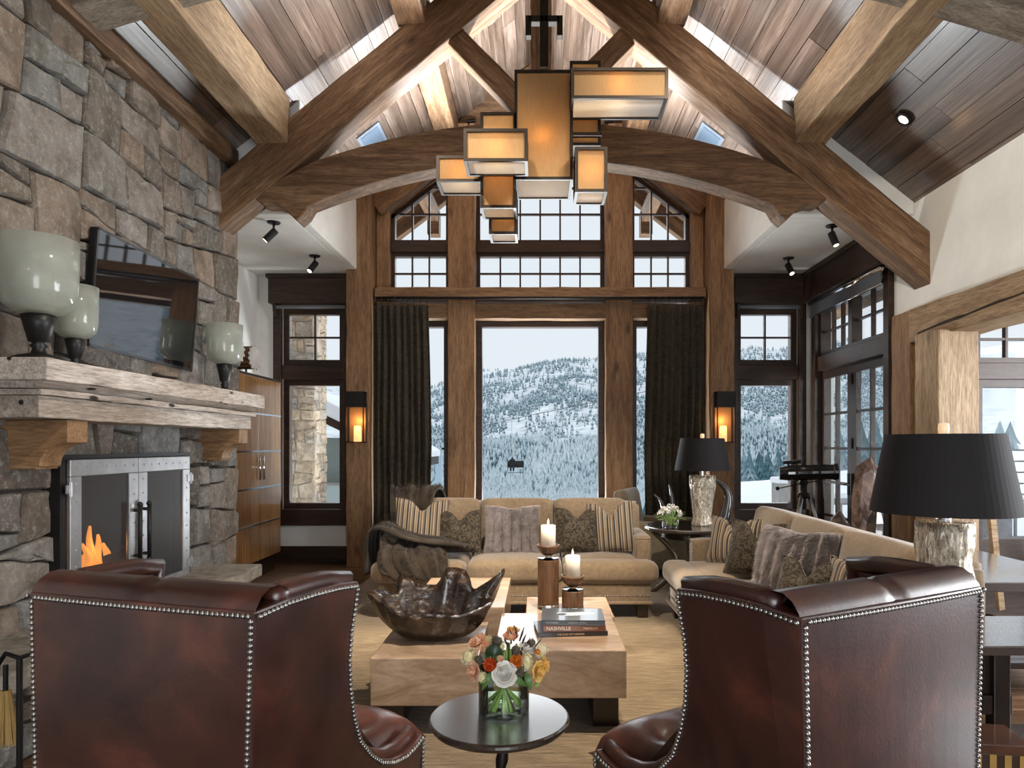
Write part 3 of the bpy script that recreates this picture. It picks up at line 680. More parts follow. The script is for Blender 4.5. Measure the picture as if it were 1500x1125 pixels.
# glass hurricanes on the mantel
def hurricane(px, Y, X, Rg, Hg, Hb, label):
    t = thing('hurricane_candle_holder', label, 'candle holder', (X, Y, 2.0), group=None)
    s = Rg/.19
    MB().lathe([(0, 0), (.13*s, 0), (.135*s, .012*s), (.10*s, .03*s), (.04*s, .045*s), (.03*s, .07*s), (.045*s, .085*s), (.03*s, .10*s), (.05*s, Hb*.42), (.072*s, Hb*.75), (.085*s, Hb*.97), (.06*s, Hb), (0, Hb)], 28).build('pedestal', MT['black'], t, smooth=True)
    g = [(.02, Hb+.002), (Rg*.6, Hb+.008), (Rg*.88, Hb+Hg*.12), (Rg*.97, Hb+Hg*.3), (Rg*.98, Hb+Hg*.6), (Rg, Hb+Hg), (Rg-.012, Hb+Hg), (Rg*.98-.014, Hb+Hg*.6), (Rg*.97-.014, Hb+Hg*.3), (Rg*.86-.01, Hb+Hg*.13), (.02, Hb+.02)]
    MB().lathe(g, 36).build('glass_bowl', MT['seeded'], t, smooth=True)
    MB().lathe([(0, Hb+.02), (Rg*.4, Hb+.02), (Rg*.4, Hb+Hg*.5), (0, Hb+Hg*.52)], 20).build('candle', MT['wax'], t, smooth=True)
def seeded():
    m, t, b = NT('smoky_seeded_glass'); o = t.nodes['Material Output']; v, _ = coords(t)
    n = noi(t, v, 9, 4); b.inputs['Roughness'].default_value = .12; b.inputs['Coat Weight'].default_value = .6
    t.links.new(ramp(t, n, [(.3, (.42, .44, .415)), (.7, (.60, .62, .59))]), b.inputs['Base Color'])
    tl = N(t, 'ShaderNodeBsdfTranslucent'); tl.inputs[0].default_value = (.8, .83, .78, 1); tr_ = N(t, 'ShaderNodeBsdfTransparent'); tr_.inputs[0].default_value = (.85, .88, .83, 1)
    m1 = N(t, 'ShaderNodeMixShader'); m1.inputs[0].default_value = .45; t.links.new(b.outputs[0], m1.inputs[1]); t.links.new(tl.outputs[0], m1.inputs[2])
    m2 = N(t, 'ShaderNodeMixShader'); m2.inputs[0].default_value = .38; t.links.new(m1.outputs[0], m2.inputs[1]); t.links.new(tr_.outputs[0], m2.inputs[2]); t.links.new(m2.outputs[0], o.inputs[0]); return m
MT['seeded'] = seeded(); MT['wax'] = plain('candle_wax', (.82, .74, .60), .55, sss=.3)
hurricane(60, 3.68, -2.69, .187, .40, .255, 'largest frosted glass hurricane at the near end of the mantel')
hurricane(113, 4.16, -2.82, .125, .315, .20, 'smaller hurricane tucked behind the largest one on the mantel')
hurricane(330, 5.84, -2.68, .146, .335, .245, 'frosted glass hurricane alone at the far end of the mantel')

# zebra wood cabinet behind the chimney
XF, YC0, YC1 = -3.22, 6.78, 8.58
cb = thing('tall_cabinet', 'tall two-door veneer cabinet with chrome stripes, between chimney and window', 'cabinet', ((XL+XF)/2, (YC0+YC1)/2, 0))
hx = (XF-XL)/2-.01; hy = (YC1-YC0)/2
box('carcass', MT['walnut'], -hx, hx-.025, -hy, hy, .2, 2.34, cb); box('plinth', MT['espresso'], -hx, hx-.06, -hy+.06, hy-.04, 0, .2, cb)
box('top', MT['walnut'], -hx, hx+.005, -hy-.01, hy+.012, 2.335, 2.36, cb)
for a, b, hs in ((-hy+.005, hy-.69-.003, 1), (hy-.69+.003, hy-.015, -1)):
    d = box('door', MT['veneer'], hx-.024, hx, a, b, .215, 2.33, cb, .003)
    c = d.location
    for z in (.64, 1.056, 1.478, 1.91): MB().box(hx-.001-c.x, hx+.005-c.x, a-c.y, b-c.y, z-.009-c.z, z+.009-c.z).build('chrome_stripe', MT['chrome'], d)
    y = (b-.05 if hs > 0 else a+.05)
    MB().tube([(hx+.04-c.x, y-c.y, 1.15-c.z), (hx+.04-c.x, y-c.y, 1.42-c.z)], .012, 8).tube([(hx-c.x, y-c.y, 1.19-c.z), (hx+.04-c.x, y-c.y, 1.19-c.z)], .009, 6).tube([(hx-c.x, y-c.y, 1.38-c.z), (hx+.04-c.x, y-c.y, 1.38-c.z)], .009, 6).build('pull_handle', MT['chrome'], d, smooth=True)
def gear(loc, rz, r, L, label):
    t = thing('wooden_gear_spool', label, 'sculpture', loc, rz)
    MB().box(-.07, .07, -.05, .05, 0, .015).tube([(0, 0, .015), (0, 0, .09)], .012, 8).build('stand', MT['black'], t)
    zc = .09+r*.82
    def ring(n, ri, ro):
        return [((ri if (k % 4) in (0, 3) else ro)*cos(2*pi*k/(4*n)), (ri if (k % 4) in (0, 3) else ro)*sin(2*pi*k/(4*n))) for k in range(4*n)]
    p = ring(14, r*.82, r*.9)
    MB().prism([(a, b+zc) for a, b in p], -L/2, L/2, 'y').build('drum', plain('old_gear_wood', (.10, .045, .02), .6, var=.4), t)
    p = ring(14, r*.84, r)
    for y in (-L/2-.012, L/2): MB().prism([(a, b+zc) for a, b in p], y, y+.012, 'y').build('gear_face', plain('pale_gear', (.55, .53, .5), .5, var=.2), t)
gear((-3.42, 8.0, 2.36), radians(85), .15, .2, 'wooden toothed gear spool on the cabinet, nearer the window')
gear((-3.36, 7.42, 2.36), radians(80), .16, .16, 'wooden toothed gear spool on the cabinet, half hidden by the chimney')
# hearth tools
ft = thing('fireplace_tools', 'black iron fireplace tool stand with a straw broom beside the hearth', 'fireplace tools', (-2.24, 2.95, 0))
MB().lathe([(0, 0), (.14, 0), (.14, .015), (0, .02)], 20).tube([(0, 0, 0), (0, 0, .63)], .012, 8).build('stand', MT['black'], ft)
MB().tube([(-.1, 0, .59), (-.06, 0, .65), (0, 0, .63), (.06, 0, .65), (.1, 0, .59), (.12, 0, .55)], .010, 8).build('hook_bar', MT['black'], ft, smooth=True)
MB().tube([(.09, -.01, .60), (.10, -.01, .35), (.09, -.01, .16), (.05, -.01, .14)], .009, 8).build('poker', MT['black'], ft, smooth=True)
MB().tube([(-.06, 0, .60), (-.06, 0, .46)], .010, 8).build('broom_handle', MT['black'], ft)
br = MB()
for i in range(60):
    a, q = R.uniform(0, 2*pi), R.random()**.5
    br.tube([(-.06+.02*q*cos(a), .02*q*sin(a), .49), (-.06+.055*q*cos(a), .045*q*sin(a), .25+R.uniform(0, .02))], .0035, 3)
br.build('broom_straw', plain('straw', (.45, .29, .10), .8, var=.3), ft, kind='stuff')
# ------------------------------------------------------------------ soft furnishing materials
def fabric(name, c1, c2, rib=0, rough=.9, ns=30, sheen=.4, bmp=.15):
    m, t, b = NT(name); v, _ = coords(t, (1, 1, 1), 11)
    n = noi(t, v, ns, 5, .7); n2 = noi(t, v, 3, 3)
    c = ramp(t, math(t, 'ADD', math(t, 'MULTIPLY', n, .6), math(t, 'MULTIPLY', n2, .4)), [(.35, c1), (.65, c2)])
    if rib:
        sx = N(t, 'ShaderNodeSeparateXYZ'); t.links.new(v, sx.inputs[0]); q = math(t, 'SINE', math(t, 'MULTIPLY', sx.outputs[0], rib))
        c = mix(t, math(t, 'MULTIPLY_ADD', q, .12, .12), c, tuple(x*.5 for x in c1))
    t.links.new(c, b.inputs['Base Color']); b.inputs['Roughness'].default_value = rough; b.inputs['Sheen Weight'].default_value = sheen
    b.inputs['Specular IOR Level'].default_value = .2; bump(t, b, n, bmp, .004); return m
MT['sofa'] = fabric('tan_corduroy', (.155, .107, .063), (.275, .198, .123), rib=620)
MT['olive'] = fabric('olive_upholstery', (.12, .095, .06), (.19, .155, .10))
MT['throw'] = fabric('brown_fur', (.012, .008, .005), (.05, .036, .023), ns=9, sheen=.15, bmp=.5)
MT['fur'] = fabric('mauve_fur', (.20, .165, .155), (.50, .43, .41), ns=16, sheen=.3)
def stripes():
    m, t, b = NT('striped_velvet'); v, _ = coords(t, (1, 1, 1), 0); sx = N(t, 'ShaderNodeSeparateXYZ'); t.links.new(v, sx.inputs[0])
    f = math(t, 'FRACT', math(t, 'MULTIPLY_ADD', sx.outputs[0], 9.5, 20.3))
    cols = [(0, (.012, .011, .011)), (.16, (.33, .25, .15)), (.22, (.09, .06, .035)), (.38, (.40, .32, .21)), (.44, (.15, .10, .06)), (.60, (.02, .017, .015)), (.74, (.36, .28, .18)), (.80, (.17, .12, .075)), (.93, (.28, .21, .13))]
    t.links.new(ramp(t, f, cols, 'CONSTANT'), b.inputs['Base Color']); b.inputs['Roughness'].default_value = .8; b.inputs['Sheen Weight'].default_value = .4; return m
MT['stripes'] = stripes()
def damask(name, c1, c2, sc):
    m, t, b = NT(name); v, _ = coords(t, (1, .3, 1), 3); n = noi(t, v, sc, 3, .55, 2.2); n2 = noi(t, v, sc*7, 3)
    f = math(t, 'ADD', n, math(t, 'MULTIPLY', math(t, 'SUBTRACT', n2, .5), .25))
    t.links.new(ramp(t, f, [(.47, c1), (.53, c2)]), b.inputs['Base Color']); b.inputs['Roughness'].default_value = .75; b.inputs['Sheen Weight'].default_value = .12; b.inputs['Specular IOR Level'].default_value = .2; bump(t, b, f, .25, .004); return m
MT['damask'] = damask('cut_velvet_damask', (.022, .016, .010), (.078, .060, .038), 24)
MT['curtain'] = damask('curtain_damask', (.034, .028, .018), (.062, .050, .032), 16)
def leather():
    m, t, b = NT('oxblood_leather'); v, _ = coords(t, (1, 1, 1), 5); n = noi(t, v, 3.2, 5, .6, .5); n2 = noi(t, v, 95, 3)
    t.links.new(ramp(t, n, [(.32, (.026, .0085, .0066)), (.55, (.058, .0185, .0128)), (.76, (.15, .046, .026))]), b.inputs['Base Color'])
    b.inputs['Roughness'].default_value = .34; b.inputs['Specular IOR Level'].default_value = .55; b.inputs['Coat Weight'].default_value = .25; b.inputs['Coat Roughness'].default_value = .25
    bump(t, b, math(t, 'ADD', n2, math(t, 'MULTIPLY', n, 2)), .10, .006); return m
MT['leather'] = leather()
def rugm():
    m, t, b = NT('striated_rug'); v, _ = coords(t, (2.6, 22, 1), 0); v2, _ = coords(t, (1, 1, 1), 0)
    n = noi(t, v, 2.2, 8, .75, .4); n2 = noi(t, v2, 1.1, 3); n3 = noi(t, v2, 70, 2)
    c = ramp(t, math(t, 'ADD', math(t, 'MULTIPLY', n, .75), math(t, 'MULTIPLY', n2, .25)), [(.34, (.075, .047, .024)), (.5, (.185, .13, .07)), (.66, (.35, .27, .165))])
    t.links.new(c, b.inputs['Base Color']); b.inputs['Roughness'].default_value = .95; b.inputs['Sheen Weight'].default_value = .3; b.inputs['Specular IOR Level'].default_value = .1
    bump(t, b, math(t, 'ADD', n, n3), .5, .01); return m
MT['rug'] = rugm()
rg = thing('area_rug', 'large golden tan striated rug under the seating group', 'rug', (.2, 5.0, 0))
m = MB(); nx, ny = 20, 30
vs = [(-2.15+4.4*i/nx, -2.95+5.95*j/ny, .016+R.uniform(-.0015, .0015)) for j in range(ny+1) for i in range(nx+1)]
m.add(vs, [(j*(nx+1)+i, j*(nx+1)+i+1, (j+1)*(nx+1)+i+1, (j+1)*(nx+1)+i) for j in range(ny) for i in range(nx)]); m.box(-2.15, 2.25, -2.95, 3.0, 0, .012)
m.build('pile', MT['rug'], rg)
RZ = .017

# ------------------------------------------------------------------ sofas
def sofa(label, W, loc, rz, cush=3):
    s = thing('sofa', label, 'sofa', loc, rz); hw = W/2
    MB().rbox((0, .50, .225), (W-.12, .92, .21), .02, 6).build('base', MT['sofa'], s, smooth=True)
    MB().box(-hw+.05, hw-.05, .02, .96, .13, .155).build('base_welt', MT['sofa'], s, bevel=.008)
    nl = MB()
    for z in (.143, .205):
        k = int((W-.14)/.022)
        for i in range(k+1): nl.ball((-hw+.07+(W-.14)*i/k, .026 if z < .15 else .038, z), .0062, 6, 4)
    for sg in (-1, 1):
        for a in ((-hw+.05, .08), (-hw+.05, .90), (hw-.05, .08), (hw-.05, .90)): pass
        x = sg*(hw-.10)
        am = MB().rbox((x, .62, .49), (.16, .76, .42), .025, 6); am.build('arm', MT['sofa'], s, smooth=True)
        for i in range(17):
            for xx in (x-.062, x+.062): nl.ball((xx, .238, .33+.35*i/16), .006, 6, 4)
        for i in range(7): nl.ball((x-.062+.124*i/6, .238, .682), .006, 6, 4)
        MB().rbox((x, 1.0, .62), (.15, .10, .62), .03, 5).build('back_side', MT['sofa'], s, smooth=True)
    nl.build('nailhead_trim', MT['pewter'], s, kind='stuff', smooth=True)
    MB().rbox((0, .99, .60), (W-.10, .14, .74), .04, 6).build('back_frame', MT['sofa'], s, smooth=True)
    for x in (-hw+.13, hw-.13):
        for y in (.12, .90): MB().add([(x+a*(.045+.008*k), y+b*(.045+.008*k), .12*k) for k in (0, 1) for a, b in ((-1, -1), (1, -1), (1, 1), (-1, 1))], [(3, 2, 1, 0), (4, 5, 6, 7), (0, 1, 5, 4), (1, 2, 6, 5), (2, 3, 7, 6), (3, 0, 4, 7)]).build('foot', MT['espresso'], s, bevel=.004)
    cw = (W+.02)/cush
    for i in range(cush):
        cx = -W/2-.01+cw*(i+.5); o0 = cw
        def fn(P, i=i): 
            # T-shaped end cushions: narrow behind the arm fronts
            P = Vector(P)
            return P
        MB().rbox((cx, .36, .415), (cw-.008, .74, .19), .06, 9, (0, .0, .03)).build('seat_cushion', MT['sofa'], s, smooth=True) if 0 < i < cush-1 else \
            MB().rbox((cx+(.07 if i == 0 else -.07), .44, .415), (cw-.15, .60, .19), .05, 8, (0, 0, .03)).rbox((cx, .11, .41), (cw-.008, .25, .185), .07, 8, (0, 0, .012)).build('seat_cushion', MT['sofa'], s, smooth=True)
    bw_ = (W-.36)/cush
    for i in range(cush):
        cx = -(W-.36)/2+bw_*(i+.5)
        MB().rbox((0, 0, .25), (bw_-.008, .22, .56), .06, 9, (0, .035, .01)).build('back_cushion', MT['sofa'], s, (cx, .80, .47), (-.16, 0, 0), smooth=True)
    return s
sofa('tan corduroy three seat sofa facing the camera, under the big window', 2.53, (-.205, 5.98, RZ), 0)
sofa('tan corduroy sofa along the right side, turned towards the coffee table', 2.92, (1.13, 4.74, RZ), -pi/2)

def pillow(name, label, w_, h_, t_, mat, loc, rz, lean, chop=.10, roll=0, group=None, parts=None):
    p = thing(name, label, 'pillow', loc)
    p.rotation_euler = (Matrix.Rotation(rz, 4, 'Z') @ Matrix.Rotation(lean, 4, 'X') @ Matrix.Rotation(roll, 4, 'Y')).to_euler()
    n = 16; vs = []; fs = []
    def P(u, v, sg):
        e = 1-.10*(1-v*v) if abs(u) > .99 else 1
        x = u*w_/2*(1-.07*(1-v*v)*abs(u)); z = v*h_/2*(1-.07*(1-u*u)*abs(v))
        th_ = t_/2*(max(0, (1-u*u)*(1-v*v)))**.42
        dip = chop*exp(-(u/.30)**2)*max(0, (v+.3)/1.3)**1.6
        th_ *= 1-.45*exp(-(u/.22)**2)*max(0, v)
        q = noise.noise(Vector((u*2, v*2, sg*3+w_*50)))*.012
        return (x, sg*(th_+q*(1 if th_ > .01 else 0)), z-dip+h_/2)
    for sg in (-1, 1):
        b0 = len(vs)
        for j in range(n+1):
            for i in range(n+1): vs.append(P(-1+2*i/n, -1+2*j/n, sg))
        for j in range(n):
            for i in range(n):
                f = (b0+j*(n+1)+i, b0+j*(n+1)+i+1, b0+(j+1)*(n+1)+i+1, b0+(j+1)*(n+1)+i); fs.append(f if sg < 0 else f[::-1])
    c = MB().add(vs, fs).build('cover', mat, p, smooth=True)
    pts = [P(-1+2*i/n, -1, 1) for i in range(n)]+[P(1, -1+2*i/n, 1) for i in range(n)]+[P(1-2*i/n, 1, 1) for i in range(n)]+[P(-1, 1-2*i/n, 1) for i in range(n+1)]
    MB().tube([(a, 0, z) for a, y, z in pts], .006, 6).build('piping', mat, p, smooth=True)
    return p, P
def fur_pillow(label, w_, h_, t_, loc, rz, lean, cols=6):
    p, P0 = pillow('fur_pillow', label, w_, h_, t_, MT['fur'], loc, rz, lean, .02)
    c = p.children[0]
    me = c.data
    for v in me.vertices:   # channels between the pelts
        g = abs(sin(pi*cols*(v.co.x/w_+.5))); v.co.y *= .50+.62*g**.6
    mb = MB()
    for i in range(22000):
        u, v, sg = R.uniform(-1, 1), R.uniform(-1, 1), (-1 if R.random() < .7 else 1)
        g = abs(sin(pi*cols*(u/2+.5)))**.5
        a = Vector(P0(u, v, sg)); a.y *= .50+.62*g**1.2
        nrm = Vector((u*.35+R.uniform(-.3, .3)+.25*(1 if sin(2*pi*cols*(u/2+.5)) < 0 else -1)*(1-g), sg, v*.35-.35+R.uniform(-.3, .3))).normalized()
        L = R.uniform(.03, .06)*(.35+.65*g); sd = Vector((nrm.z, 0, -nrm.x)); sd = (sd if sd.length > .01 else Vector((1, 0, 0))).normalized()*.0017
        mb.add([a-sd, a+sd, a+nrm*L+Vector((0, 0, -L*.3))], [(0, 1, 2)])
    mb.build('fur', MT['fur'], p, kind='stuff')
    return p
SY = 5.98
def on_back(px, w_, dy=.42): return ((px-788)*(SY+dy)/F, SY+dy, .548)
pillow('striped_pillow', 'tan and black striped pillow at the throw end of the rear sofa', .50, .50, .16, MT['stripes'], on_back(614, 0, .40), .12, -.22, .10, .06)
pillow('damask_pillow', 'dark damask velvet pillow next to the throw-end striped pillow on the rear sofa', .42, .40, .15, MT['damask'], on_back(672, 0, .36), -.12, -.26, .09, -.03)
fur_pillow('mauve channelled fur pillow in the middle of the rear sofa', .52, .44, .16, on_back(750, 0, .40), 0, -.22)
pillow('damask_pillow', 'dark damask velvet pillow right of the tall candle on the rear sofa', .42, .42, .15, MT['damask'], on_back(846, 0, .36), .1, -.24, .09, .02)
pillow('striped_pillow', 'tan and black striped pillow in the right corner of the rear sofa', .44, .47, .16, MT['stripes'], on_back(897, 0, .38), -.16, -.22, .12, -.08)
# right sofa pillows
q = -pi/2
def on_r(X, Y, z=.55): return (X, Y, z)
pillow('striped_pillow', 'striped pillow leaning on the far arm of the right sofa', .46, .40, .16, MT['stripes'], on_r(1.62, 5.72), q+.85, -.30, .12, 0)
pillow('striped_pillow', 'striped pillow mostly hidden behind the damask pillow on the right sofa', .44, .42, .15, MT['stripes'], on_r(1.86, 5.55), q+.25, -.25, .10, .0)
pillow('damask_pillow', 'brown damask pillow in front of the striped ones on the right sofa', .48, .43, .16, MT['damask'], on_r(1.60, 5.18), q+.62, -.30, .12, .0)
fur_pillow('grey mauve fur pillow leaning in the middle of the right sofa', .58, .47, .18, on_r(1.62, 4.42), q+.55, -.30)
pillow('damask_pillow', 'olive damask pillow low in front of the fur pillow on the right sofa', .38, .35, .15, MT['damask'], on_r(1.50, 3.93, .55), q+.6, -.35, .10, .0)
pillow('damask_pillow', 'olive pillow with a peaked corner behind its twin on the right sofa', .34, .33, .15, MT['damask'], on_r(1.80, 4.16, .55), q+.2, -.28, .08, .0)
pillow('striped_pillow', 'gold striped pillow at the near end of the right sofa, behind the leather chair', .44, .36, .15, MT['stripes'], on_r(1.70, 3.68, .57), q+.5, -.30, .08, .0)

# fur throw over the left end of the rear sofa
th_ = thing('fur_throw', 'dark brown fur throw draped over the left end of the rear sofa', 'throw blanket', (-1.1, 6.3, .5))
prof = [(7.12, .80), (7.08, 1.02), (6.93, 1.085), (6.78, 1.04), (6.66, .88), (6.56, .70), (6.46, .60), (6.30, .575), (6.12, .57), (5.99, .55), (5.93, .49), (5.92, .42), (5.915, .36)]
m = MB(); nu = 20; vs = []
for j, (y, z) in enumerate(prof):
    t = j/(len(prof)-1)
    for i in range(nu+1):
        u = i/nu-.5
        wd = .46 if t < .45 else .46+.10*sin(pi*(t-.45)/.55)-.16*max(0, t-.8)
        x = -1.22+u*wd+.26*max(0, t-.35)*(1 if True else 0)-.15*(t < .3)*0
        fold = .042*sin(u*17+t*6)+.026*sin(u*37-t*9)
        vs.append((x+1.1+.05*sin(t*7+u*4), y-6.3+fold*(.7 if 3 < j < 7 or j > 9 else .2)-.02, z-.5+abs(fold)*1.1+.012+.03*noise.noise(Vector((u*5, t*6, 1)))+(-.07*max(0, u)*2 if j > 9 else 0)+(.10*max(0, -u-.1) if 5 < j < 9 else 0)))
for pas in range(1): m.add(vs, [(j*(nu+1)+i, (j+1)*(nu+1)+i, (j+1)*(nu+1)+i+1, j*(nu+1)+i+1) for j in range(len(prof)-1) for i in range(nu)])
o = m.build('blanket', MT['throw'], th_, smooth=True, sub=1); sm = o.modifiers.new('solid', 'SOLIDIFY'); sm.thickness = .022; sm.offset = 1
def furrify(o, n, L, mat, name='fur', wid=.0016):
    me = o.data; P = [p for p in me.polygons]; A = [p.area for p in P]; mb = MB()
    for p in R.choices(P, A, k=n):
        vs = [me.vertices[i].co for i in p.vertices]; u, v = R.random(), R.random(); c = vs[0]*(1-u)*(1-v)+vs[1]*u*(1-v)+vs[2]*u*v+vs[-1]*(1-u)*v
        nr_ = p.normal if o.get('flip') is None else -p.normal
        d = (nr_+Vector((R.uniform(-.5, .5), R.uniform(-.5, .5), R.uniform(-.9, .2)))).normalized(); s = d.orthogonal().normalized()*wid; l = L*R.uniform(.5, 1.2)
        c = c+nr_*.012; mb.add([c-s, c+s, c+d*l], [(0, 1, 2)])
    return mb.build(name, mat, o.parent, o.location, o.rotation_euler, kind='stuff')
furrify(o, 16000, .030, MT['throw'])
# second fold over the arm
m = MB(); vs = []; n2 = 14
for j in range(13):
    t = j/12
    for i in range(n2+1):
        u = i/n2
        a = Vector((-1.52, 6.75-.55*u, .55)); x = [-1.56, -1.57, -1.56, -1.55, -1.50, -1.42, -1.33, -1.24, -1.12, -1.0, -.88, -.76, -.66][j]
        z = [.34, .46, .58, .69, .75, .765, .74, .70, .66, .64, .63, .62, .59][j]
        f = .022*sin(u*19+t*4)+.016*sin(u*37+t*11)
        vs.append((x+1.1+f*.5, 6.72-.50*u-.22*t-6.3+.03*sin(t*9), z-.5+abs(f)*1.5+.01+.025*noise.noise(Vector((u*4, t*5, 7)))))
m.add(vs, [(j*(n2+1)+i, (j+1)*(n2+1)+i, (j+1)*(n2+1)+i+1, j*(n2+1)+i+1)[::-1] for j in range(12) for i in range(n2)])
o = m.build('blanket_fold', MT['throw'], th_, smooth=True, sub=1); sm = o.modifiers.new('solid', 'SOLIDIFY'); sm.thickness = .025; sm.offset = 1
furrify(o, 12000, .030, MT['throw'])

# ------------------------------------------------------------------ leather wing chairs
def wing_chair(label, loc, rz):
    ch = thing('wing_chair', label, 'chair', loc, rz)
    L = MT['leather']; Hb, wt, wb_ = 1.10, .415, .385
    hwz = lambda z: wb_+(wt-wb_)*min(1, max(0, (z-.15)/.9))
    n = 12
    # outer back: slightly bowed panel
    vs = []; NZ = 10
    for j in range(NZ+1):
        z = .15+(Hb-.15)*j/NZ
        for i in range(n+1):
            u = -1+2*i/n; vs.append((u*hwz(z), -.0-.018*(1-u*u)*(1-((j/NZ)*2-1)**2*.5), z))
    k = len(vs); vs += [(x*.985, .07, z) for x, y, z in vs]
    g = lambda b, i, j: b+j*(n+1)+i
    fs = [(g(0, i, j), g(0, i+1, j), g(0, i+1, j+1), g(0, i, j+1)) for j in range(NZ) for i in range(n)]+[(g(k, i, j), g(k, i, j+1), g(k, i+1, j+1), g(k, i+1, j)) for j in range(NZ) for i in range(n)]
    for j in range(NZ): fs += [(g(0, 0, j), g(0, 0, j+1), g(k, 0, j+1), g(k, 0, j)), (g(0, n, j+1), g(0, n, j), g(k, n, j), g(k, n, j+1))]
    fs += [(g(0, i, NZ), g(0, i+1, NZ), g(k, i+1, NZ), g(k, i, NZ)) for i in range(n)]+[(g(0, i+1, 0), g(0, i, 0), g(k, i, 0), g(k, i+1, 0)) for i in range(n)]
    MB().add(vs, fs).build('outer_back', L, ch, smooth=False, bevel=.006)
    # inner back, buttoned, with a padded top roll
    ti = MB(); nu, nv = 26, 26; vs = []
    def tuft(a, b):
        r_ = 0
        for i in range(-1, 6):
            for j in range(-1, 6):
                cx = -.36+.18*i+(.09 if j % 2 else 0); cz = .52+.16*j
                d = sqrt((a-cx)**2+(b-cz)**2); r_ = max(r_, exp(-(d/.035)**2))
        return r_
    for j in range(nv+1):
        t = j/nv
        for i in range(nu+1):
            u = -1+2*i/nu
            if t < .72: z = .38+(1.07-.38)*t/.72; y = .17
            else:
                a = (t-.72)/.28*pi; z = 1.07+.085*sin(a); y = .085+.085*cos(a)
            x = u*(hwz(z)-(.03 if t < .72 else .002))
            sag = 0 if t < .6 else -.02*(1+cos(u*pi))*0
            y += (-.045*tuft(x, z) if t < .7 else 0)+.025*(1-u*u)*(t < .72)
            crease = max(exp(-((u-c)/.018)**2) for c in (-.5, 0, .5))
            if t >= .72: z -= .016*crease
            vs.append((x, y, z))
    ti.add(vs, [(j*(nu+1)+i, (j+1)*(nu+1)+i, (j+1)*(nu+1)+i+1, j*(nu+1)+i+1) for j in range(nv) for i in range(nu)])
    ti.build('inner_back', L, ch, smooth=True)
    # wings flowing down into low arms
    out = [(.0, .15), (.0, Hb), (.12, Hb+.012), (.24, Hb+.012), (.36, Hb+.008), (.46, Hb-.003), (.445, 1.02), (.43, .95), (.425, .86), (.435, .76), (.46, .66), (.50, .565), (.56, .485), (.63, .43), (.71, .395), (.80, .38), (.87, .39), (.92, .405), (.925, .15)]
    for s in (-1, 1):
        # outer panel in the (y, z) plane, splayed a little
        a0 = MB(); poly = [(y, z) for y, z in out]; X = lambda z: s*hwz(z)
        vs = [(X(z)+s*.012*(y > .02)+s*.05*y, y, z) for y, z in poly]; vi = [(X(z)-s*.055+s*.05*y, y, z) for y, z in poly]
        nn = len(poly); f1 = tuple(range(nn)); f2 = tuple(range(2*nn-1, nn-1, -1))
        if s < 0: f1, f2 = f1[::-1], f2[::-1]
        sd = [(i, (i+1) % nn, (i+1) % nn+nn, i+nn) for i in range(nn)]
        a0.add(vs+vi, [f1[::-1], f2[::-1]]+[q if s > 0 else q[::-1] for q in sd])
        a0.build('wing', L, ch, bevel=.008)
        # inner padding of the wing: follows the edge with a soft roll
        pad = MB(); path = [(.075, Hb-.004)]+out[2:-1]
        pad.tube([(X(z)-s*.042+s*.05*y, y+(-.012 if y > .3 else .03), z+.006) for y, z in path], [.036 if z > .5 else .032 for y, z in path], 10)
        pad.build('wing_roll', L, ch, smooth=True)
        pv = []
        for j in range(15):
            z = .40+.66*j/14; ym = .42 if z > .75 else .42+(.75-z)*.9
            for i in range(9):
                y = .06+(ym-.06)*i/8; pv.append((X(z)-s*(.075+.025*sin(pi*i/8))+s*.05*y+s*.03*tuft(y-.2, z), y, z))
        MB().add(pv, [((j*9+i, j*9+i+1, (j+1)*9+i+1, (j+1)*9+i) if s < 0 else (j*9+i, (j+1)*9+i, (j+1)*9+i+1, j*9+i+1)) for j in range(14) for i in range(8)]).build('inner_wing', L, ch, smooth=True)
    # tufted seat
    vs = []; nu = nv = 24; hx = .34
    for j in range(nv+1):
        for i in range(nu+1):
            u, v = -1+2*i/nu, -1+2*j/nv; x, y = u*(hx+.06*(v > .1)*max(0, v)), .58+v*.47
            e = (max(0, 1-abs(u)**6)*max(0, 1-abs(v)**6))**.5
            d = max(exp(-(((x-a)**2+(y-b)**2)/.0028)) for a, b in ((-.22, .78), (.0, .78), (.22, .78), (-.11, .58), (.11, .58), (-.22, .38), (.22, .38), (0, .38)))
            cr_ = max(exp(-(((x-a)*(y-b)*0+min(abs((x-a)-(y-b)*.55), abs((x-a)+(y-b)*.55)))/.012)**2)*exp(-((x-a)**2+(y-b)**2)/.02) for a, b in ((-.22, .78), (.0, .78), (.22, .78), (-.11, .58), (.11, .58)))
            vs.append((x, y, .33+.165*e-.055*d-.012*cr_))
    b0 = len(vs); ff = [(j*(nu+1)+i, j*(nu+1)+i+1, (j+1)*(nu+1)+i+1, (j+1)*(nu+1)+i) for j in range(nv) for i in range(nu)]
    seat = MB().add(vs, ff); seat.build('seat_cushion', L, ch, smooth=True)
    MB().rbox((0, .53, .25), (.76, .90, .22), .04, 6).build('seat_base', L, ch, smooth=True)
    bt = MB()
    for a, b in ((-.22, .78), (.0, .78), (.22, .78), (-.11, .58), (.11, .58)): bt.ball((a, b, .43), .012, 8, 5, (1, 1, .5))
    bt.build('seat_buttons', L, ch, kind='stuff', smooth=True)
    for x in (-.34, .34):
        for y in (.06, .86): MB().tube([(x, y, 0), (x, y, .16)], [.022, .032], 10).build('leg', MT['espresso'], ch)
    nl = MB()
    def row(pts, sp=.0163, r_=.0080):
        acc = 0
        for a, b in zip(pts, pts[1:]):
            a, b = Vector(a), Vector(b); d = (b-a).length; q_ = -acc
            while q_+sp <= d:
                q_ += sp; nl.ball(a+(b-a)*(q_/d), r_, 7, 4)
            acc = d-q_
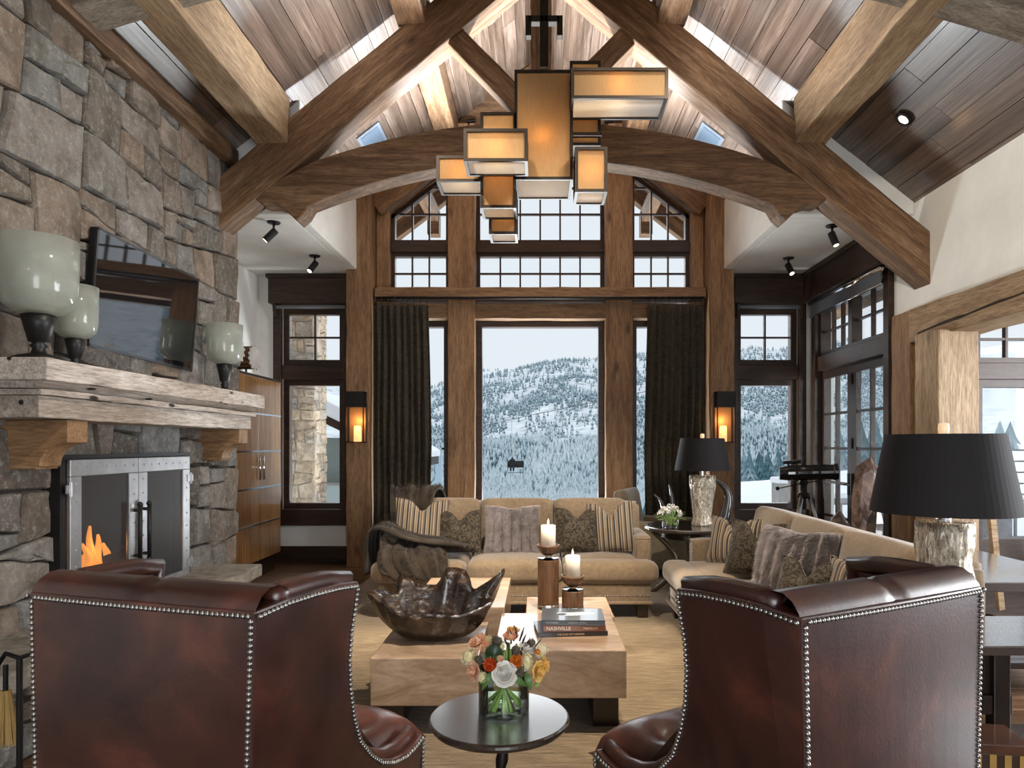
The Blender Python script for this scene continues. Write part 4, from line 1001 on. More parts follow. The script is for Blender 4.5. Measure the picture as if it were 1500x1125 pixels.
    bk = lambda u, z: (u*(hwz(z)-.012), -.002-.018*(1-u*u)*(1-((z-.15)/(Hb-.15)*2-1)**2*.5), z)
    row([bk(-1, z) for z in [.16+.09*i for i in range(11)]+[Hb-.014]]); row([bk(1, z) for z in [.16+.09*i for i in range(11)]+[Hb-.014]])
    row([bk(-1+i/8, Hb-.014) for i in range(17)])
    for s in (-1, 1):
        pth = [(s*(hwz(z)+.014+.05*y), y+(-.012 if y > .3 and z > .5 else 0), z-.014) for y, z in out[1:-1]]; pth[0] = (pth[0][0], -.012, pth[0][2])
        row(pth+[(s*(hwz(.3)+.014+.05*.912), .912, .16)])
    nl.build('nailhead_trim', MT['pewter'], ch, kind='stuff', smooth=True)
    return ch
wing_chair('oxblood leather wing chair with nailheads, nearer the fireplace', (-1.16, 1.965, 0), radians(-17.3))
wing_chair('oxblood leather wing chair with nailheads, in front of the right sofa', (1.05, 1.975, 0), radians(28.5))
# ------------------------------------------------------------------ coffee table of four blocks
ct = thing('coffee_table', 'coffee table of four chunky wooden blocks stepped at different heights on dark feet', 'coffee table', (-.2, 4.4, RZ))
def blk(x0, x1, y0, y1, z0, z1):
    o = box('block', MT['block'], x0+.2, x1+.2, y0-4.4, y1-4.4, z0-RZ, z1-RZ, ct, .006)
blk(-.885, -.315, 3.6, 4.34, .172, .427); blk(-.235, .468, 3.6, 4.40, .213, .468)
blk(-.845, -.215, 4.42, 5.41, .245, .50); blk(-.08, .495, 4.405, 4.98, .185, .443)
for x0, x1, y0, y1, z in ((-.86, -.73, 3.72, 4.2, .175), (.30, .44, 3.72, 4.25, .215), (-.75, -.3, 4.6, 5.2, .248), (.0, .4, 4.5, 4.85, .188), (-.2, .0, 3.9, 4.25, .215)):
    box('foot', MT['espresso'], x0+.2, x1+.2, y0-4.4, y1-4.4, 0, z-RZ, ct)
box('link_rail', MT['espresso'], -.33+.2, -.2+.2, -.5, .5, .2, .3, ct)
# carved root bowl
bw = thing('carved_root_bowl', 'glossy dark root wood bowl with a jagged rim on the coffee table', 'bowl', (-.61, 4.0, .427))
def bowlmat():
    m, t, b = NT('polished_root_wood'); v, _ = coords(t, (1, 1, 2.2), 0); n = noi(t, v, 5, 6, .6, 1.2); n2 = noi(t, v, 11, 5, .6, 1)
    t.links.new(ramp(t, n, [(.42, (.010, .005, .003)), (.58, (.034, .015, .006)), (.76, (.13, .06, .02))]), b.inputs['Base Color'])
    b.inputs['Roughness'].default_value = .24; b.inputs['Coat Weight'].default_value = .6; b.inputs['Coat Roughness'].default_value = .08; bump(t, b, n2, .6, .03); return m
PK = [(0, .40, .40), (25, .43, .35), (40, .30, .25), (60, .29, .36), (78, .29, .37), (95, .27, .26), (118, .30, .27), (135, .31, .33), (150, .30, .24), (175, .36, .27), (190, .37, .27), (215, .33, .22), (245, .29, .17), (275, .27, .185), (300, .29, .175), (325, .34, .20), (342, .37, .235), (352, .34, .28), (360, .40, .40)]
def pk(a):
    a = (a*180/pi) % 360
    for (a0, r0, h0), (a1, r1, h1) in zip(PK, PK[1:]):
        if a0 <= a <= a1:
            t = (a-a0)/(a1-a0); t = t*t*(3-2*t); return r0+(r1-r0)*t, h0+(h1-h0)*t
m = MB(); na, nr = 120, 12; vs = []
for j in range(2*nr+1):
    inner = j > nr; q = j/nr if not inner else (2*nr-j)/nr
    for i in range(na):
        a = 2*pi*i/na; r0, h0 = pk(a)
        r = .07+(r0-.07)*(q**.55); z = h0*(q**1.7)+(.025*(1-q) if inner else 0)
        fold = .028*noise.noise(Vector((cos(a)*4, sin(a)*4, q*1.2)))+.014*noise.noise(Vector((cos(a)*11, sin(a)*11, q*2.5)))
        r += fold*q*(1 if not inner else .5)*1.3
        if inner: r -= .028*(1-(q > .97)*.4); z += .004
        vs.append((r*cos(a), r*sin(a)*.78, max(z, 0)))
fs = [(j*na+i, j*na+(i+1) % na, (j+1)*na+(i+1) % na, (j+1)*na+i) for j in range(2*nr) for i in range(na)]+[tuple(range(na-1, -1, -1)), tuple(2*nr*na+i for i in range(na))]
m.add(vs, fs).build('bowl_shell', bowlmat(), bw, smooth=True)
MT['clear'] = plain('clear_acrylic', (1, 1, 1), .02, trans=1, ior=1.46)
MT['cupwood'] = wood('candle_wood', [(.07, .035, .018), (.13, .068, .035), (.19, .11, .06)], .4, sx=.7, sy=8, bmp=.1, axis=2, knots=0)
MT['flame'] = plain('candle_flame', (1, .6, .2), .5, emit=(1, .62, .22), es=9)
def candlestick(label, clabel, x, y, z, hp, rp=.072):
    t = thing('candlestick', label, 'candle holder', (x, y, z))
    MB().lathe([(0, 0), (rp*1.02, 0), (rp*1.02, .034), (0, .034)], 28).build('acrylic_base', MT['clear'], t, bevel=.003)
    MB().lathe([(0, .034), (rp, .034), (rp, .034+hp), (0, .034+hp)], 28).build('pillar', MT['cupwood'], t, bevel=.004)
    z1 = .034+hp
    MB().lathe([(0, z1), (rp*.98, z1), (rp*.98, z1+.01), (rp*.3, z1+.014), (rp*.3, z1+.03), (0, z1+.03)], 24).build('acrylic_collar', MT['clear'], t)
    MB().lathe([(0, z1+.026), (rp*.45, z1+.028), (rp*.85, z1+.05), (rp*1.05, z1+.085), (rp*1.1, z1+.098), (rp*.98, z1+.098), (rp*.9, z1+.08), (0, z1+.07)], 28).build('cup', MT['cupwood'], t, smooth=True)
    c = thing('pillar_candle', clabel, 'candle', (x, y, z+z1+.07))
    MB().lathe([(0, 0), (.05, 0), (.05, .155), (.046, .16), (.03, .154), (0, .152)], 24).build('wax', MT['wax'], c, smooth=True)
    MB().tube([(0, 0, .15), (.001, 0, .17)], .0016, 5).build('wick', MT['black'], c)
    MB().lathe([(0, .163), (.005, .17), (.0065, .178), (.004, .192), (0, .205)], 10).build('flame', MT['flame'], c, smooth=True)
candlestick('taller wooden pillar candlestick on acrylic base on the coffee table', 'ivory pillar candle burning on the taller candlestick', .07, 4.63, .443, .30)
candlestick('short wooden candlestick on acrylic base on the coffee table', 'ivory pillar candle burning on the short candlestick', .232, 4.56, .443, .105)
# books
def book(label, x, y, z, w_, d_, t_, rz, cover, text=None, tcol=(.8, .75, .65), ts=.02, art=False, pages=(.75, .72, .66)):
    b = thing('book', label, 'book', (x, y, z), rz)
    cm = plain('book_cover', cover, .3, coat=.4)
    MB().box(-w_/2, w_/2, -d_/2, d_/2, 0, .003).box(-w_/2, w_/2, -d_/2, d_/2, t_-.003, t_).box(-w_/2, w_/2, -d_/2, -d_/2+.003, 0, t_).build('cover', cm, b, bevel=.001)
    MB().box(-w_/2+.005, w_/2-.005, -d_/2+.004, d_/2-.006, .003, t_-.003).build('pages', plain('book_pages', pages, .9), b)
    if text:
        for (s, px_, sz) in text:
            cu = bpy.data.curves.new('spine_lettering', 'FONT'); cu.body = s; cu.size = sz; cu.align_x = 'LEFT'; cu.align_y = 'CENTER'; cu.extrude = .0002
            o = bpy.data.objects.new('spine_lettering', cu); C.objects.link(o); o.parent = b; o.location = (px_, -d_/2-.0004, t_/2); o.rotation_euler = (pi/2, 0, 0)
            me = bpy.data.meshes.new_from_object(o.evaluated_get(bpy.context.evaluated_depsgraph_get())); q = bpy.data.objects.new('spine_lettering', me); C.objects.link(q); q.parent = b; q.location = o.location; q.rotation_euler = o.rotation_euler
            bpy.data.objects.remove(o); me.materials.clear(); me.materials.append(plain('spine_ink', tcol, .6))
    if art:
        pts = [(.10*cos(a)*(1+.18*sin(3*a)+.08*sin(5*a+1)), .042*sin(a)*(1+.25*sin(2*a+.5))) for a in [2*pi*i/40 for i in range(40)]]
        MB().prism(pts, t_, t_+.0005, 'z').build('cover_picture', plain('cover_white', (.72, .74, .76), .4), b, (.02, .01, 0))
        MB().prism([(-.06+.028*cos(a), .0+.024*sin(a)) for a in [2*pi*i/20 for i in range(20)]], t_+.0005, t_+.0009, 'z').build('cover_picture', plain('cover_dark', (.05, .055, .065), .4), b, (-.0, .0, 0))
    return b
bx, by = .215, 3.99
book('black-spined paperback at the bottom of the coffee table book stack', bx-.03, by+.0, .468, .40, .27, .026, .10, (.02, .018, .018), [('THE MUSIC CITY SESSIONS', -.09, .013)], (.75, .42, .2))
book('orange and brown picture book in the middle of the book stack', bx-.012, by+.01, .494, .355, .27, .034, .03, (.20, .07, .03), [('NASHVILLE', -.16, .028), ('PORTRAITS', .05, .016)], (.85, .75, .62))
book('grey picture book with a white cover image on top of the book stack', bx-.012, by+.015, .528, .36, .28, .030, -.02, (.07, .085, .10), [('PHOTOGRAPHS', -.155, .010), ('A COUNTRY PORTRAIT', -.03, .010)], (.6, .6, .6), art=True)

# ------------------------------------------------------------------ round side table, vase, flowers
stb = thing('round_side_table', 'small round dark side table on a twisted metal stem between the leather chairs', 'side table', (-.135, 2.40, 0))
MB().lathe([(0, .565), (.22, .565), (.236, .572), (.245, .585), (.245, .594), (.240, .60), (0, .60)], 64).build('tabletop', MT['espresso_top'], stb, smooth=False, bevel=.002)
MB().tube([(.012*sin(z*16), .012*cos(z*13), z) for z in [.02+.03*i for i in range(19)]], [.019+.004*sin(i*1.9) for i in range(19)], 10).build('stem', MT['bronze'], stb, smooth=True)
MB().lathe([(0, 0), (.16, 0), (.165, .01), (.05, .025), (.02, .05), (0, .05)], 32).build('foot', MT['bronze'], stb, smooth=True)
def thin_glass(name, tint, k):
    m = MT['pane'].copy(); m.name = name; t = m.node_tree
    for n in t.nodes:
        if n.type == 'BSDF_TRANSPARENT': n.inputs[0].default_value = (*tint, 1)
        if n.type == 'MATH': n.inputs[1].default_value = k
    return m
MT['thin'] = thin_glass('thin_vase_glass', (.95, .98, .95), .9)
VX, VY, VZ = -.122, 2.44, .601
va = thing('glass_vase', 'clear glass cylinder vase of flowers on the small round table', 'vase', (VX, VY, VZ))
MB().lathe([(0, 0), (.088, 0), (.09, .004), (.09, .155), (.0865, .155), (.0865, .012), (0, .012)], 40).build('glass', MT['thin'], va, smooth=False)
MB().lathe([(0, .0125), (.0862, .0125), (.0862, .105), (0, .105)], 40).build('water', thin_glass('water', (.94, .98, .91), .25), va)
fb = thing('flower_bouquet', 'bouquet of peach tulips, orange ranunculus and a white rose in the glass vase', 'flowers', (VX, VY, VZ))
def petals(col, col2, rough=.55):
    m, t, b = NT('petal'); v, _ = coords(t, (1, 1, 1), 9); n = noi(t, v, 30, 3)
    t.links.new(ramp(t, n, [(.35, col), (.7, col2)]), b.inputs['Base Color']); b.inputs['Roughness'].default_value = rough; b.inputs['Subsurface Weight'].default_value = .15; b.inputs['Subsurface Radius'].default_value = (.01, .006, .004); b.inputs['Specular IOR Level'].default_value = .2; return m
PM = {'white': petals((.78, .75, .68), (.86, .84, .80)), 'peach': petals((.80, .36, .20), (.85, .62, .42)), 'orange': petals((.78, .20, .02), (.80, .30, .04)), 'red': petals((.62, .07, .02), (.75, .14, .03)), 'yellow': petals((.80, .56, .16), (.82, .42, .12)), 'cream': petals((.80, .70, .36), (.85, .80, .58))}
GREEN = plain('stem_green', (.24, .37, .09), .5, var=.4, vs=20); LEAF = plain('leaf_green', (.025, .055, .025), .4, var=.4, vs=20); BROWN = plain('seed_pod', (.09, .075, .05), .8, var=.5, vs=60)
def bloom(name, mat, c, r, layers=4, per=5, open_=.9, up=(0, -.5, 1), parent=fb):
    m = MB(); U = Vector(up).normalized(); q = U.to_track_quat('Z', 'Y')
    for l in range(layers):
        f = (l+1)/layers; pr = r*(.16+.84*f)
        for k in range(per if l else 3):
            a = 2*pi*k/(per if l else 3)+l*1.1+R.uniform(-.2, .2); pj = R.uniform(.9, 1.1); vs = []; nn = 4
            for j in range(nn+1):
                t = j/nn
                for i in range(nn+1):
                    u = -1+2*i/nn; wd = (1.0+.25*f)*sin(pi*(.18+.62*t))*(1 if t < .99 else .8)
                    ang = a+u*wd*.62
                    th = t*(pi*.52)+.0
                    rad = pr*sin(min(th*1.3, 1.5))*(1-.45*(1-f)*t*t)*(1-.25*(1-open_)*t*t)+r*.16*open_*max(0, t-.7)*3*f
                    z = r*(-.62+t*(1.30-.62*f*open_-.1*f)-.20*open_*f*max(0, t-.65)*3)-.12*r*u*u*t+R.uniform(-.045, .045)*r*t
                    vs.append(Vector(c)+q @ Vector((rad*cos(ang), rad*sin(ang), z)))
            m.add(vs, [(j*(nn+1)+i, j*(nn+1)+i+1, (j+1)*(nn+1)+i+1, (j+1)*(nn+1)+i) for j in range(nn) for i in range(nn)])
    o = m.build(name, mat, parent, smooth=True)
    return o
def fpt(px, py, d): return at(px, py, d)-Vector((VX, VY, VZ))
fl = [('rose', 'white', 739, 987, 2.335, .043, 5, 5, .8, (0, -1, .5)), ('ranunculus', 'red', 718, 974, 2.35, .026, 4, 5, .35, (-.3, -1, .6)), ('ranunculus', 'orange', 757, 968, 2.36, .026, 4, 5, .35, (.1, -1, .5)),
      ('tulip', 'peach', 698, 937, 2.42, .034, 4, 5, .8, (-.5, -.4, 1)), ('tulip', 'peach', 690, 983, 2.37, .034, 4, 5, 1.0, (-1, -.8, .1)), ('tulip', 'yellow', 793, 984, 2.38, .034, 4, 5, 1.0, (1, -.7, .1)),
      ('tulip', 'peach', 748, 930, 2.45, .03, 4, 5, .6, (0, -.3, 1)), ('tulip', 'yellow', 752, 922, 2.50, .026, 3, 5, .5, (.1, 0, 1)), ('tulip', 'peach', 711, 948, 2.38, .024, 3, 5, .3, (-.2, -.8, 1)), ('tulip', 'yellow', 801, 972, 2.42, .026, 3, 5, .8, (1, -.3, .4)),
      ('rose', 'white', 773, 947, 2.44, .03, 4, 5, .8, (.3, -.5, 1)), ('ranunculus', 'peach', 733, 965, 2.345, .014, 3, 4, .2, (0, -1, .6)), ('rose', 'cream', 715, 936, 2.47, .03, 4, 5, .8, (-.2, 0, 1)), ('ranunculus', 'orange', 788, 955, 2.41, .014, 3, 4, .3, (.6, -.5, .8))]
for nm, cn, px, py, d, r, la, pe, op, up in fl: bloom(nm, PM[cn], fpt(px, py, d), r, la, pe, op, up)
def frilly(px, py, d, r, n=70, sq=(1, 1, 1)):
    c = fpt(px, py, d); m = MB()
    for i in range(n):
        v = Vector((R.gauss(0, 1), R.gauss(0, 1), R.gauss(0, 1))).normalized(); p = c+Vector([a*b for a, b in zip(v, sq)])*r*R.uniform(.7, 1); s = v.orthogonal().normalized(); q = v.cross(s)
        for k in range(3):
            a = 2*pi*k/3; e = (s*cos(a)+q*sin(a)); m.add([p, p+e*r*.26+v*r*.1+q*.003, p+e*r*.3+v*r*.12-q*.003, p+e*r*.15+v*r*.02], [(0, 1, 2, 3)])
    m.ball(c, r*.7, 8, 6, sq); m.build('hyacinth', PM['cream'], fb)
frilly(686, 962, 2.40, .030); frilly(772, 970, 2.36, .022, 90, (.9, .8, 1.6)); frilly(793, 953, 2.43, .026); frilly(706, 992, 2.35, .018); frilly(730, 948, 2.44, .03)
for px, py, d, r in ((701, 966, 2.345, .0135), (756, 953, 2.36, .0155), (762, 986, 2.345, .0145), (728, 940, 2.40, .018), (779, 942, 2.44, .012), (786, 1003, 2.38, .008)):
    m = MB(); c = fpt(px, py, d); m.ball(c, r, 10, 7)
    for i in range(60):
        v = Vector((R.gauss(0, 1), R.gauss(0, 1), R.gauss(0, 1))).normalized(); m.tube([c+v*r*.9, c+v*r*1.22], [.0016, .001], 4)
    m.build('seed_pod', BROWN if px != 786 else GREEN, fb)
def leafm(pts, wid, name='leaf', mat=LEAF, thick=.0012):
    m = MB(); vs = []; n = len(pts)
    for i, p in enumerate(pts):
        p = Vector(p); t = (Vector(pts[min(i+1, n-1)])-Vector(pts[max(i-1, 0)])).normalized(); s = t.cross(Vector((0, -1, .3))).normalized(); w_ = wid*sin(pi*(.08+.9*i/(n-1)))
        vs += [p-s*w_, p+Vector((0, -.3*wid, 0)), p+s*w_]
    m.add(vs, [(3*i+k, 3*i+k+1, 3*i+k+4, 3*i+k+3) for i in range(n-1) for k in (0, 1)]); return m.build(name, mat, fb, smooth=True)
c = fpt(725, 958, 2.36)
leafm([c+Vector((-.024*cos(a)-.002, -.012*sin(a), .026*sin(a)-.01)) for a in [pi*i/8 for i in range(9)]], .020)
for a0, b0 in (((738, 985, 2.36), (700, 1003, 2.38)), ((745, 990, 2.36), (772, 1006, 2.38)), ((720, 985, 2.36), (706, 1012, 2.36)), ((770, 985, 2.38), (778, 1012, 2.37))):
    a, b = fpt(*a0), fpt(*b0); leafm([a+(b-a)*i/5+Vector((0, -.012*sin(pi*i/5), .008*sin(pi*i/5))) for i in range(6)], .012, mat=plain('bright_leaf', (.10, .20, .05), .45, var=.3))
for i in range(9):
    b = fpt(745+4*i, 935+4*abs(i-3), 2.45); t = Vector((.012*(i-3)*.6+R.uniform(-.01, .012), R.uniform(-.01, .01), R.uniform(.03, .05))); p = [b, b+t*.5+Vector((R.uniform(-.004, .004),)*3), b+t]
    MB().tube(p, [.0028, .004, .001], 5).build('twig', plain('dark_twig', (.06, .03, .03), .7), fb, smooth=True)
for i in range(26):
    a = 2*pi*i/26+R.uniform(-.2, .2); r1, r2 = .07, R.uniform(.03, .06); a2 = a+pi+R.uniform(-.7, .7)
    MB().tube([(r1*cos(a2), r1*sin(a2), .018), (0, 0, .085), (r2*cos(a), r2*sin(a), .17), (r2*1.2*cos(a), r2*1.2*sin(a), .23)], [.006, .006, .0055, .003], 6).build('stem', GREEN if i % 5 else plain('dark_stem', (.05, .02, .02), .5), fb, smooth=True)
# ------------------------------------------------------------------ hanging lamp of shaded boxes
def shade_mat(name, col, tr_):
    m, t, b = NT(name); o = t.nodes['Material Output']; v, _ = coords(t, (60, 60, 4)); n = noi(t, v, 4, 4)
    b.inputs['Roughness'].default_value = .85; b.inputs['Specular IOR Level'].default_value = .15
    c = ramp(t, n, [(.3, tuple(q*.8 for q in col)), (.7, col)]); t.links.new(c, b.inputs['Base Color'])
    tl = N(t, 'ShaderNodeBsdfTranslucent'); t.links.new(c, tl.inputs[0]); mx = N(t, 'ShaderNodeMixShader'); mx.inputs[0].default_value = tr_
    t.links.new(b.outputs[0], mx.inputs[1]); t.links.new(tl.outputs[0], mx.inputs[2]); t.links.new(mx.outputs[0], o.inputs[0]); return m
MT['shade'] = shade_mat('linen_shade', (.44, .30, .155), .6); MT['diffuser'] = shade_mat('white_diffuser', (.9, .9, .88), .6)
CH = thing('hanging_lamp', 'large hanging lamp of stacked amber fabric boxes with dark frames', 'chandelier', (XC, 4.75, 3.0))
CO = CH.location
def lbox(x0, x1, yt, yb, d, dp, bulb=1.0):
    # outline of the front face in the picture at depth d, box dp deep
    a, b = at(x0, yt, d)-CO, at(x1, yb, d)-CO; X0, X1, Z1, Z0 = a.x, b.x, a.z, b.z; Y0, Y1 = d-CO.y, d-CO.y+dp; f = .020
    m = MB()
    for x in (X0, X1-f):
        for y in (Y0, Y1-f): m.box(x, x+f, y, y+f, Z0, Z1)
    for z in (Z0, Z1-f):
        for y in (Y0, Y1-f): m.box(X0+f, X1-f, y, y+f, z, z+f)
        for x in (X0, X1-f): m.box(x, x+f, Y0+f, Y1-f, z, z+f)
    fr = m.build('lamp_box', MT['bronze'], CH)
    e = f*.5
    MB().box(X0+f, X1-f, Y0+e, Y0+e+.002, Z0+f, Z1-f).box(X0+f, X1-f, Y1-e-.002, Y1-e, Z0+f, Z1-f).box(X0+e, X0+e+.002, Y0+f, Y1-f, Z0+f, Z1-f).box(X1-e-.002, X1-e, Y0+f, Y1-f, Z0+f, Z1-f).build('fabric_shade', MT['shade'], fr)
    MB().box(X0+f, X1-f, Y0+f, Y1-f, Z0+e, Z0+e+.002).build('diffuser', MT['diffuser'], fr)
    c = Vector(((X0+X1)/2, Y0+.085, Z0+min(.5*(Z1-Z0), .30)))+CO
    if Z1-Z0 > .6: lamp('POINT', c+Vector((0, .12, -.14)), 7, (1, .70, .38), .035, name='lamp_bulb')
    L = lamp('POINT', c, 8.5*bulb, (1, .66, .32), .035, name='lamp_bulb'); return fr
lbox(753.5, 839.5, 102, 263, 4.62, .38, 1.3)
lbox(836.7, 979, 98.7, 144, 4.45, .30, 1.1)
lbox(834.8, 880, 89, 213, 4.80, .24, .7)
lbox(842.5, 890, 214.7, 281, 4.50, .25, .8)
lbox(679, 773, 188, 236, 4.35, .25, 1.0)
lbox(703.6, 756, 164, 304.5, 4.62, .24, .9)
lbox(639, 705, 227.6, 266, 4.66, .26, .7)
lbox(716, 757.7, 268, 343, 4.88, .22, .6)
p = lambda px, py, d=4.8: at(px, py, d)-CO
m = MB(); a, b = p(797, 102), p(797, -120); m.box(a.x-.03, a.x+.03, a.y-.03, a.y+.03, a.z, b.z+.9)
for dx in (-.11, .11): q = p(797, 26); m.box(q.x+min(0, dx), q.x+max(0, dx), q.y-.03, q.y+.03, q.z-.045, q.z); m.box(q.x+dx-.02, q.x+dx+.02, q.y-.03, q.y+.03, q.z-.14, q.z)
m.build('stem', MT['bronze'], CH, bevel=.003)
MB().box(-.12, .12, -.12, .12, 3.30, 3.36).build('ceiling_plate', MT['bronze'], CH)
MB().box(*[v for v in (p(766, 300).x, p(880, 0).x, -.02, .02, p(0, 205).z, p(0, 200).z)]).build('cross_bar', MT['bronze'], CH)

# ------------------------------------------------------------------ candle sconces
ON = plain('onyx_candle', (.85, .62, .36), .5, emit=(1, .55, .18), es=.9, var=.25, vs=25)
for s, lab in ((-1, 'dark framed wall sconce with onyx candles on the left timber post'), (1, 'dark framed wall sconce with onyx candles on the right timber post, above the shaded lamp')):
    t = thing('wall_sconce', lab, 'sconce', (XC+s*2.30, 8.60, 1.58)); hw = .115
    MB().box(-hw, hw, -.16, 0, 0, .012).box(-hw, hw, -.16, 0, .62, .632).build('shelf_frame', MT['black'], t)
    m = MB()
    for x in (-hw, hw-.012): m.box(x, x+.012, -.16, -.148, .012, .62).box(x, x+.012, -.012, 0, .012, .62)
    m.build('frame_bars', MT['black'], t); MB().box(-hw, hw, -.162, -.004, .44, .635).build('hood', MT['black'], t); MB().box(-hw+.01, hw-.01, -.006, 0, .01, .44).build('back_plate', plain('sconce_copper', (.35, .18, .08), .5, metal=.5), t)
    for x, y, r, h_ in ((-.052, -.08, .048, .20), (.045, -.09, .05, .17), (.0, -.04, .03, .12)): MB().lathe([(0, .012), (r, .012), (r*1.02, .012+h_*.6), (r*.97, .012+h_), (r*.8, .01+h_), (0, h_-.02)], 16).build('onyx_candle', ON, t, smooth=True)
    lamp('POINT', (XC+s*2.30+.0, 8.47, 1.86), 2.2, (1, .55, .2), .04, name='sconce_light')

# ------------------------------------------------------------------ curtains
cr = thing('curtain_rod', 'long black curtain rod under the timber beam across the bay', 'curtain rod', (XC, 8.72, 3.43))
MB().tube([(-2.1, 0, 0), (2.1, 0, 0)], .017, 10).build('rod', MT['black'], cr, smooth=True)
for x in (-2.0, 0, 2.0): MB().box(x-.012, x+.012, 0, .12, -.01, .012).build('rod_bracket', MT['black'], cr)
for s, lab in ((-1, 'dark brown damask curtain gathered on the left of the bay'), (1, 'dark brown damask curtain gathered on the right of the bay')):
    x0, x1 = (-2.10, -1.40) if s < 0 else (1.40, 2.12)
    t = thing('curtain', lab, 'curtain', (XC*0+(x0+x1)/2, 8.72, 0)); W_ = x1-x0; nu, nz = 120, 24; vs = []
    for j in range(nz+1):
        z = .04+3.30*j/nz
        for i in range(nu+1):
            u = i/nu; ph = u*2*pi*8.5; am = .042+.012*sin(u*9+s)
            x = -W_/2+W_*u+.010*sin(2*ph)+(.035*s*-1*(1-j/nz)*(1 if s < 0 else 1)*sin(pi*u)*0)+(u if s < 0 else u-1)*.04*(1-abs(j/nz-.45)*2)*(1)
            y = am*sin(ph+.35*sin(z*1.7))*(1-.25*(j/nz))+.01*sin(z*3+u*20)
            vs.append((x, y, z))
    m = MB().add(vs, [(j*(nu+1)+i, j*(nu+1)+i+1, (j+1)*(nu+1)+i+1, (j+1)*(nu+1)+i) for j in range(nz) for i in range(nu)])
    o = m.build('drape', MT['curtain'], t, smooth=True); sm = o.modifiers.new('solid', 'SOLIDIFY'); sm.thickness = .006
    for k in range(9):
        x = -W_/2+W_*(k+.25)/8.5
        if x < W_/2: MB().tube([(x+.0, .024*cos(a), 3.43+.024*sin(a)) for a in [2*pi*i/12 for i in range(13)]], .004, 5).tube([(x, 0, 3.33), (x, 0, 3.41)], .003, 5).build('curtain_ring', MT['black'], t)

# ------------------------------------------------------------------ round table group at the far right corner
rt = thing('round_table', 'round dark wood table between the two sofas with curved legs', 'table', (1.57, 7.05, 0))
MB().lathe([(0, .675), (.44, .675), (.465, .69), (.465, .712), (.455, .72), (0, .72)], 64).build('tabletop', MT['espresso_top'], rt, bevel=.002)
MB().lathe([(0, .60), (.30, .60), (.30, .675), (0, .675)], 40).build('apron', MT['espresso'], rt)
for k in range(4):
    a = pi/4+k*pi/2+.5; pts = [((.40-.26*sin(pi*i/10))*cos(a), (.40-.26*sin(pi*i/10))*sin(a), .66*i/10) for i in range(11)]
    MB().tube(pts, .026, 8).build('curved_leg', plain('leg_bronze', (.16, .12, .08), .35, metal=.6), rt, smooth=True)
MB().lathe([(0, .10), (.22, .10), (.22, .125), (0, .125)], 32).build('lower_disc', MT['espresso'], rt)
SHD = plain('charcoal_lamp_shade', (.022, .020, .021), .75, spec=.25); SHI = plain('shade_lining', (.5, .38, .2), .8)
def mercury():
    m, t, b = NT('mercury_glass'); v, _ = coords(t, (1, 1, .35), 0); n = noi(t, v, 26, 6, .75, 1.8)
    t.links.new(ramp(t, n, [(.38, (.30, .22, .13)), (.55, (.86, .78, .64))]), b.inputs['Base Color']); b.inputs['Metallic'].default_value = .85; b.inputs['Roughness'].default_value = .22; b.inputs['Coat Weight'].default_value = .7
    bump(t, b, n, .9, .02); return m
MG = mercury()
def table_lamp(label, loc, seed, hb, sh0, sh1, tex):
    t = thing('table_lamp', label, 'lamp', loc)
    prof = [(.0, 0), (.108, 0), (.112, .02)]+[(.110-.016*sin(pi*i/10*1.3+seed)+.01*(i > 7), .02+hb*i/10) for i in range(1, 11)]+[(.09, hb+.022), (0, hb+.024)]
    wob = lambda a, z: 1+.09*noise.noise(Vector((cos(a)*1.6+seed, sin(a)*1.6, z*4)))+tex*noise.noise(Vector((cos(a)*9, sin(a)*9, z*5+seed)))
    MB().lathe(prof, 60, wob=wob).build('trunk_base', MG, t, smooth=True)
    MB().lathe([(0, hb+.02), (.028, hb+.02), (.028, hb+.07), (0, hb+.07)], 16).lathe([(0, hb+.07), (.012, hb+.07), (.012, hb+.40), (0, hb+.40)], 8).build('stem', MT['chrome'], t)
    z0, z1, r0, r1 = sh0, sh1, .283, .222
    MB().lathe([(r0, z0), (r1, z1), (r1-.004, z1), (r0-.004, z0), (r0, z0)], 64, cap=False).build('lamp_shade', [SHD], t, smooth=False)
    for pl in t.children[-1].data.polygons: pl.use_smooth = True
    MB().lathe([(.0, z1-.03), (.014, z1-.03), (.02, z1), (.022, z1+.025), (.02, z1+.045), (0, z1+.05)], 12).build('finial', plain('quartz_finial', (.8, .7, .55), .2, emit=(1, .6, .3), es=.5), t, smooth=True)  # lamplight on the finial is put in as a faint glow
    sp = MB()
    for k in range(3): a = 2*pi*k/3; sp.tube([(0, 0, z1-.03), (r1*cos(a)*.99, r1*sin(a)*.99, z1-.01)], .003, 5)
    sp.build('shade_spider', MT['bronze'], t)
    MB().ball((0, 0, z0+.10), .03, 10, 8).build('bulb', plain('lamp_bulb_glass', (1, .9, .7), .3, emit=(1, .72, .42), es=22), t, smooth=True)
table_lamp('silvered trunk table lamp with charcoal shade on the far round table', (1.70, 7.06, .72), 1.3, .50, .57, .90, .05)
table_lamp('silvered trunk table lamp with large charcoal shade behind the right leather chair', (1.70, 2.86, .72), 4.1, .49, .55, .875, .13)
HORN = plain('polished_horn', (.035, .03, .028), .12, coat=.9, var=.9, vs=5)
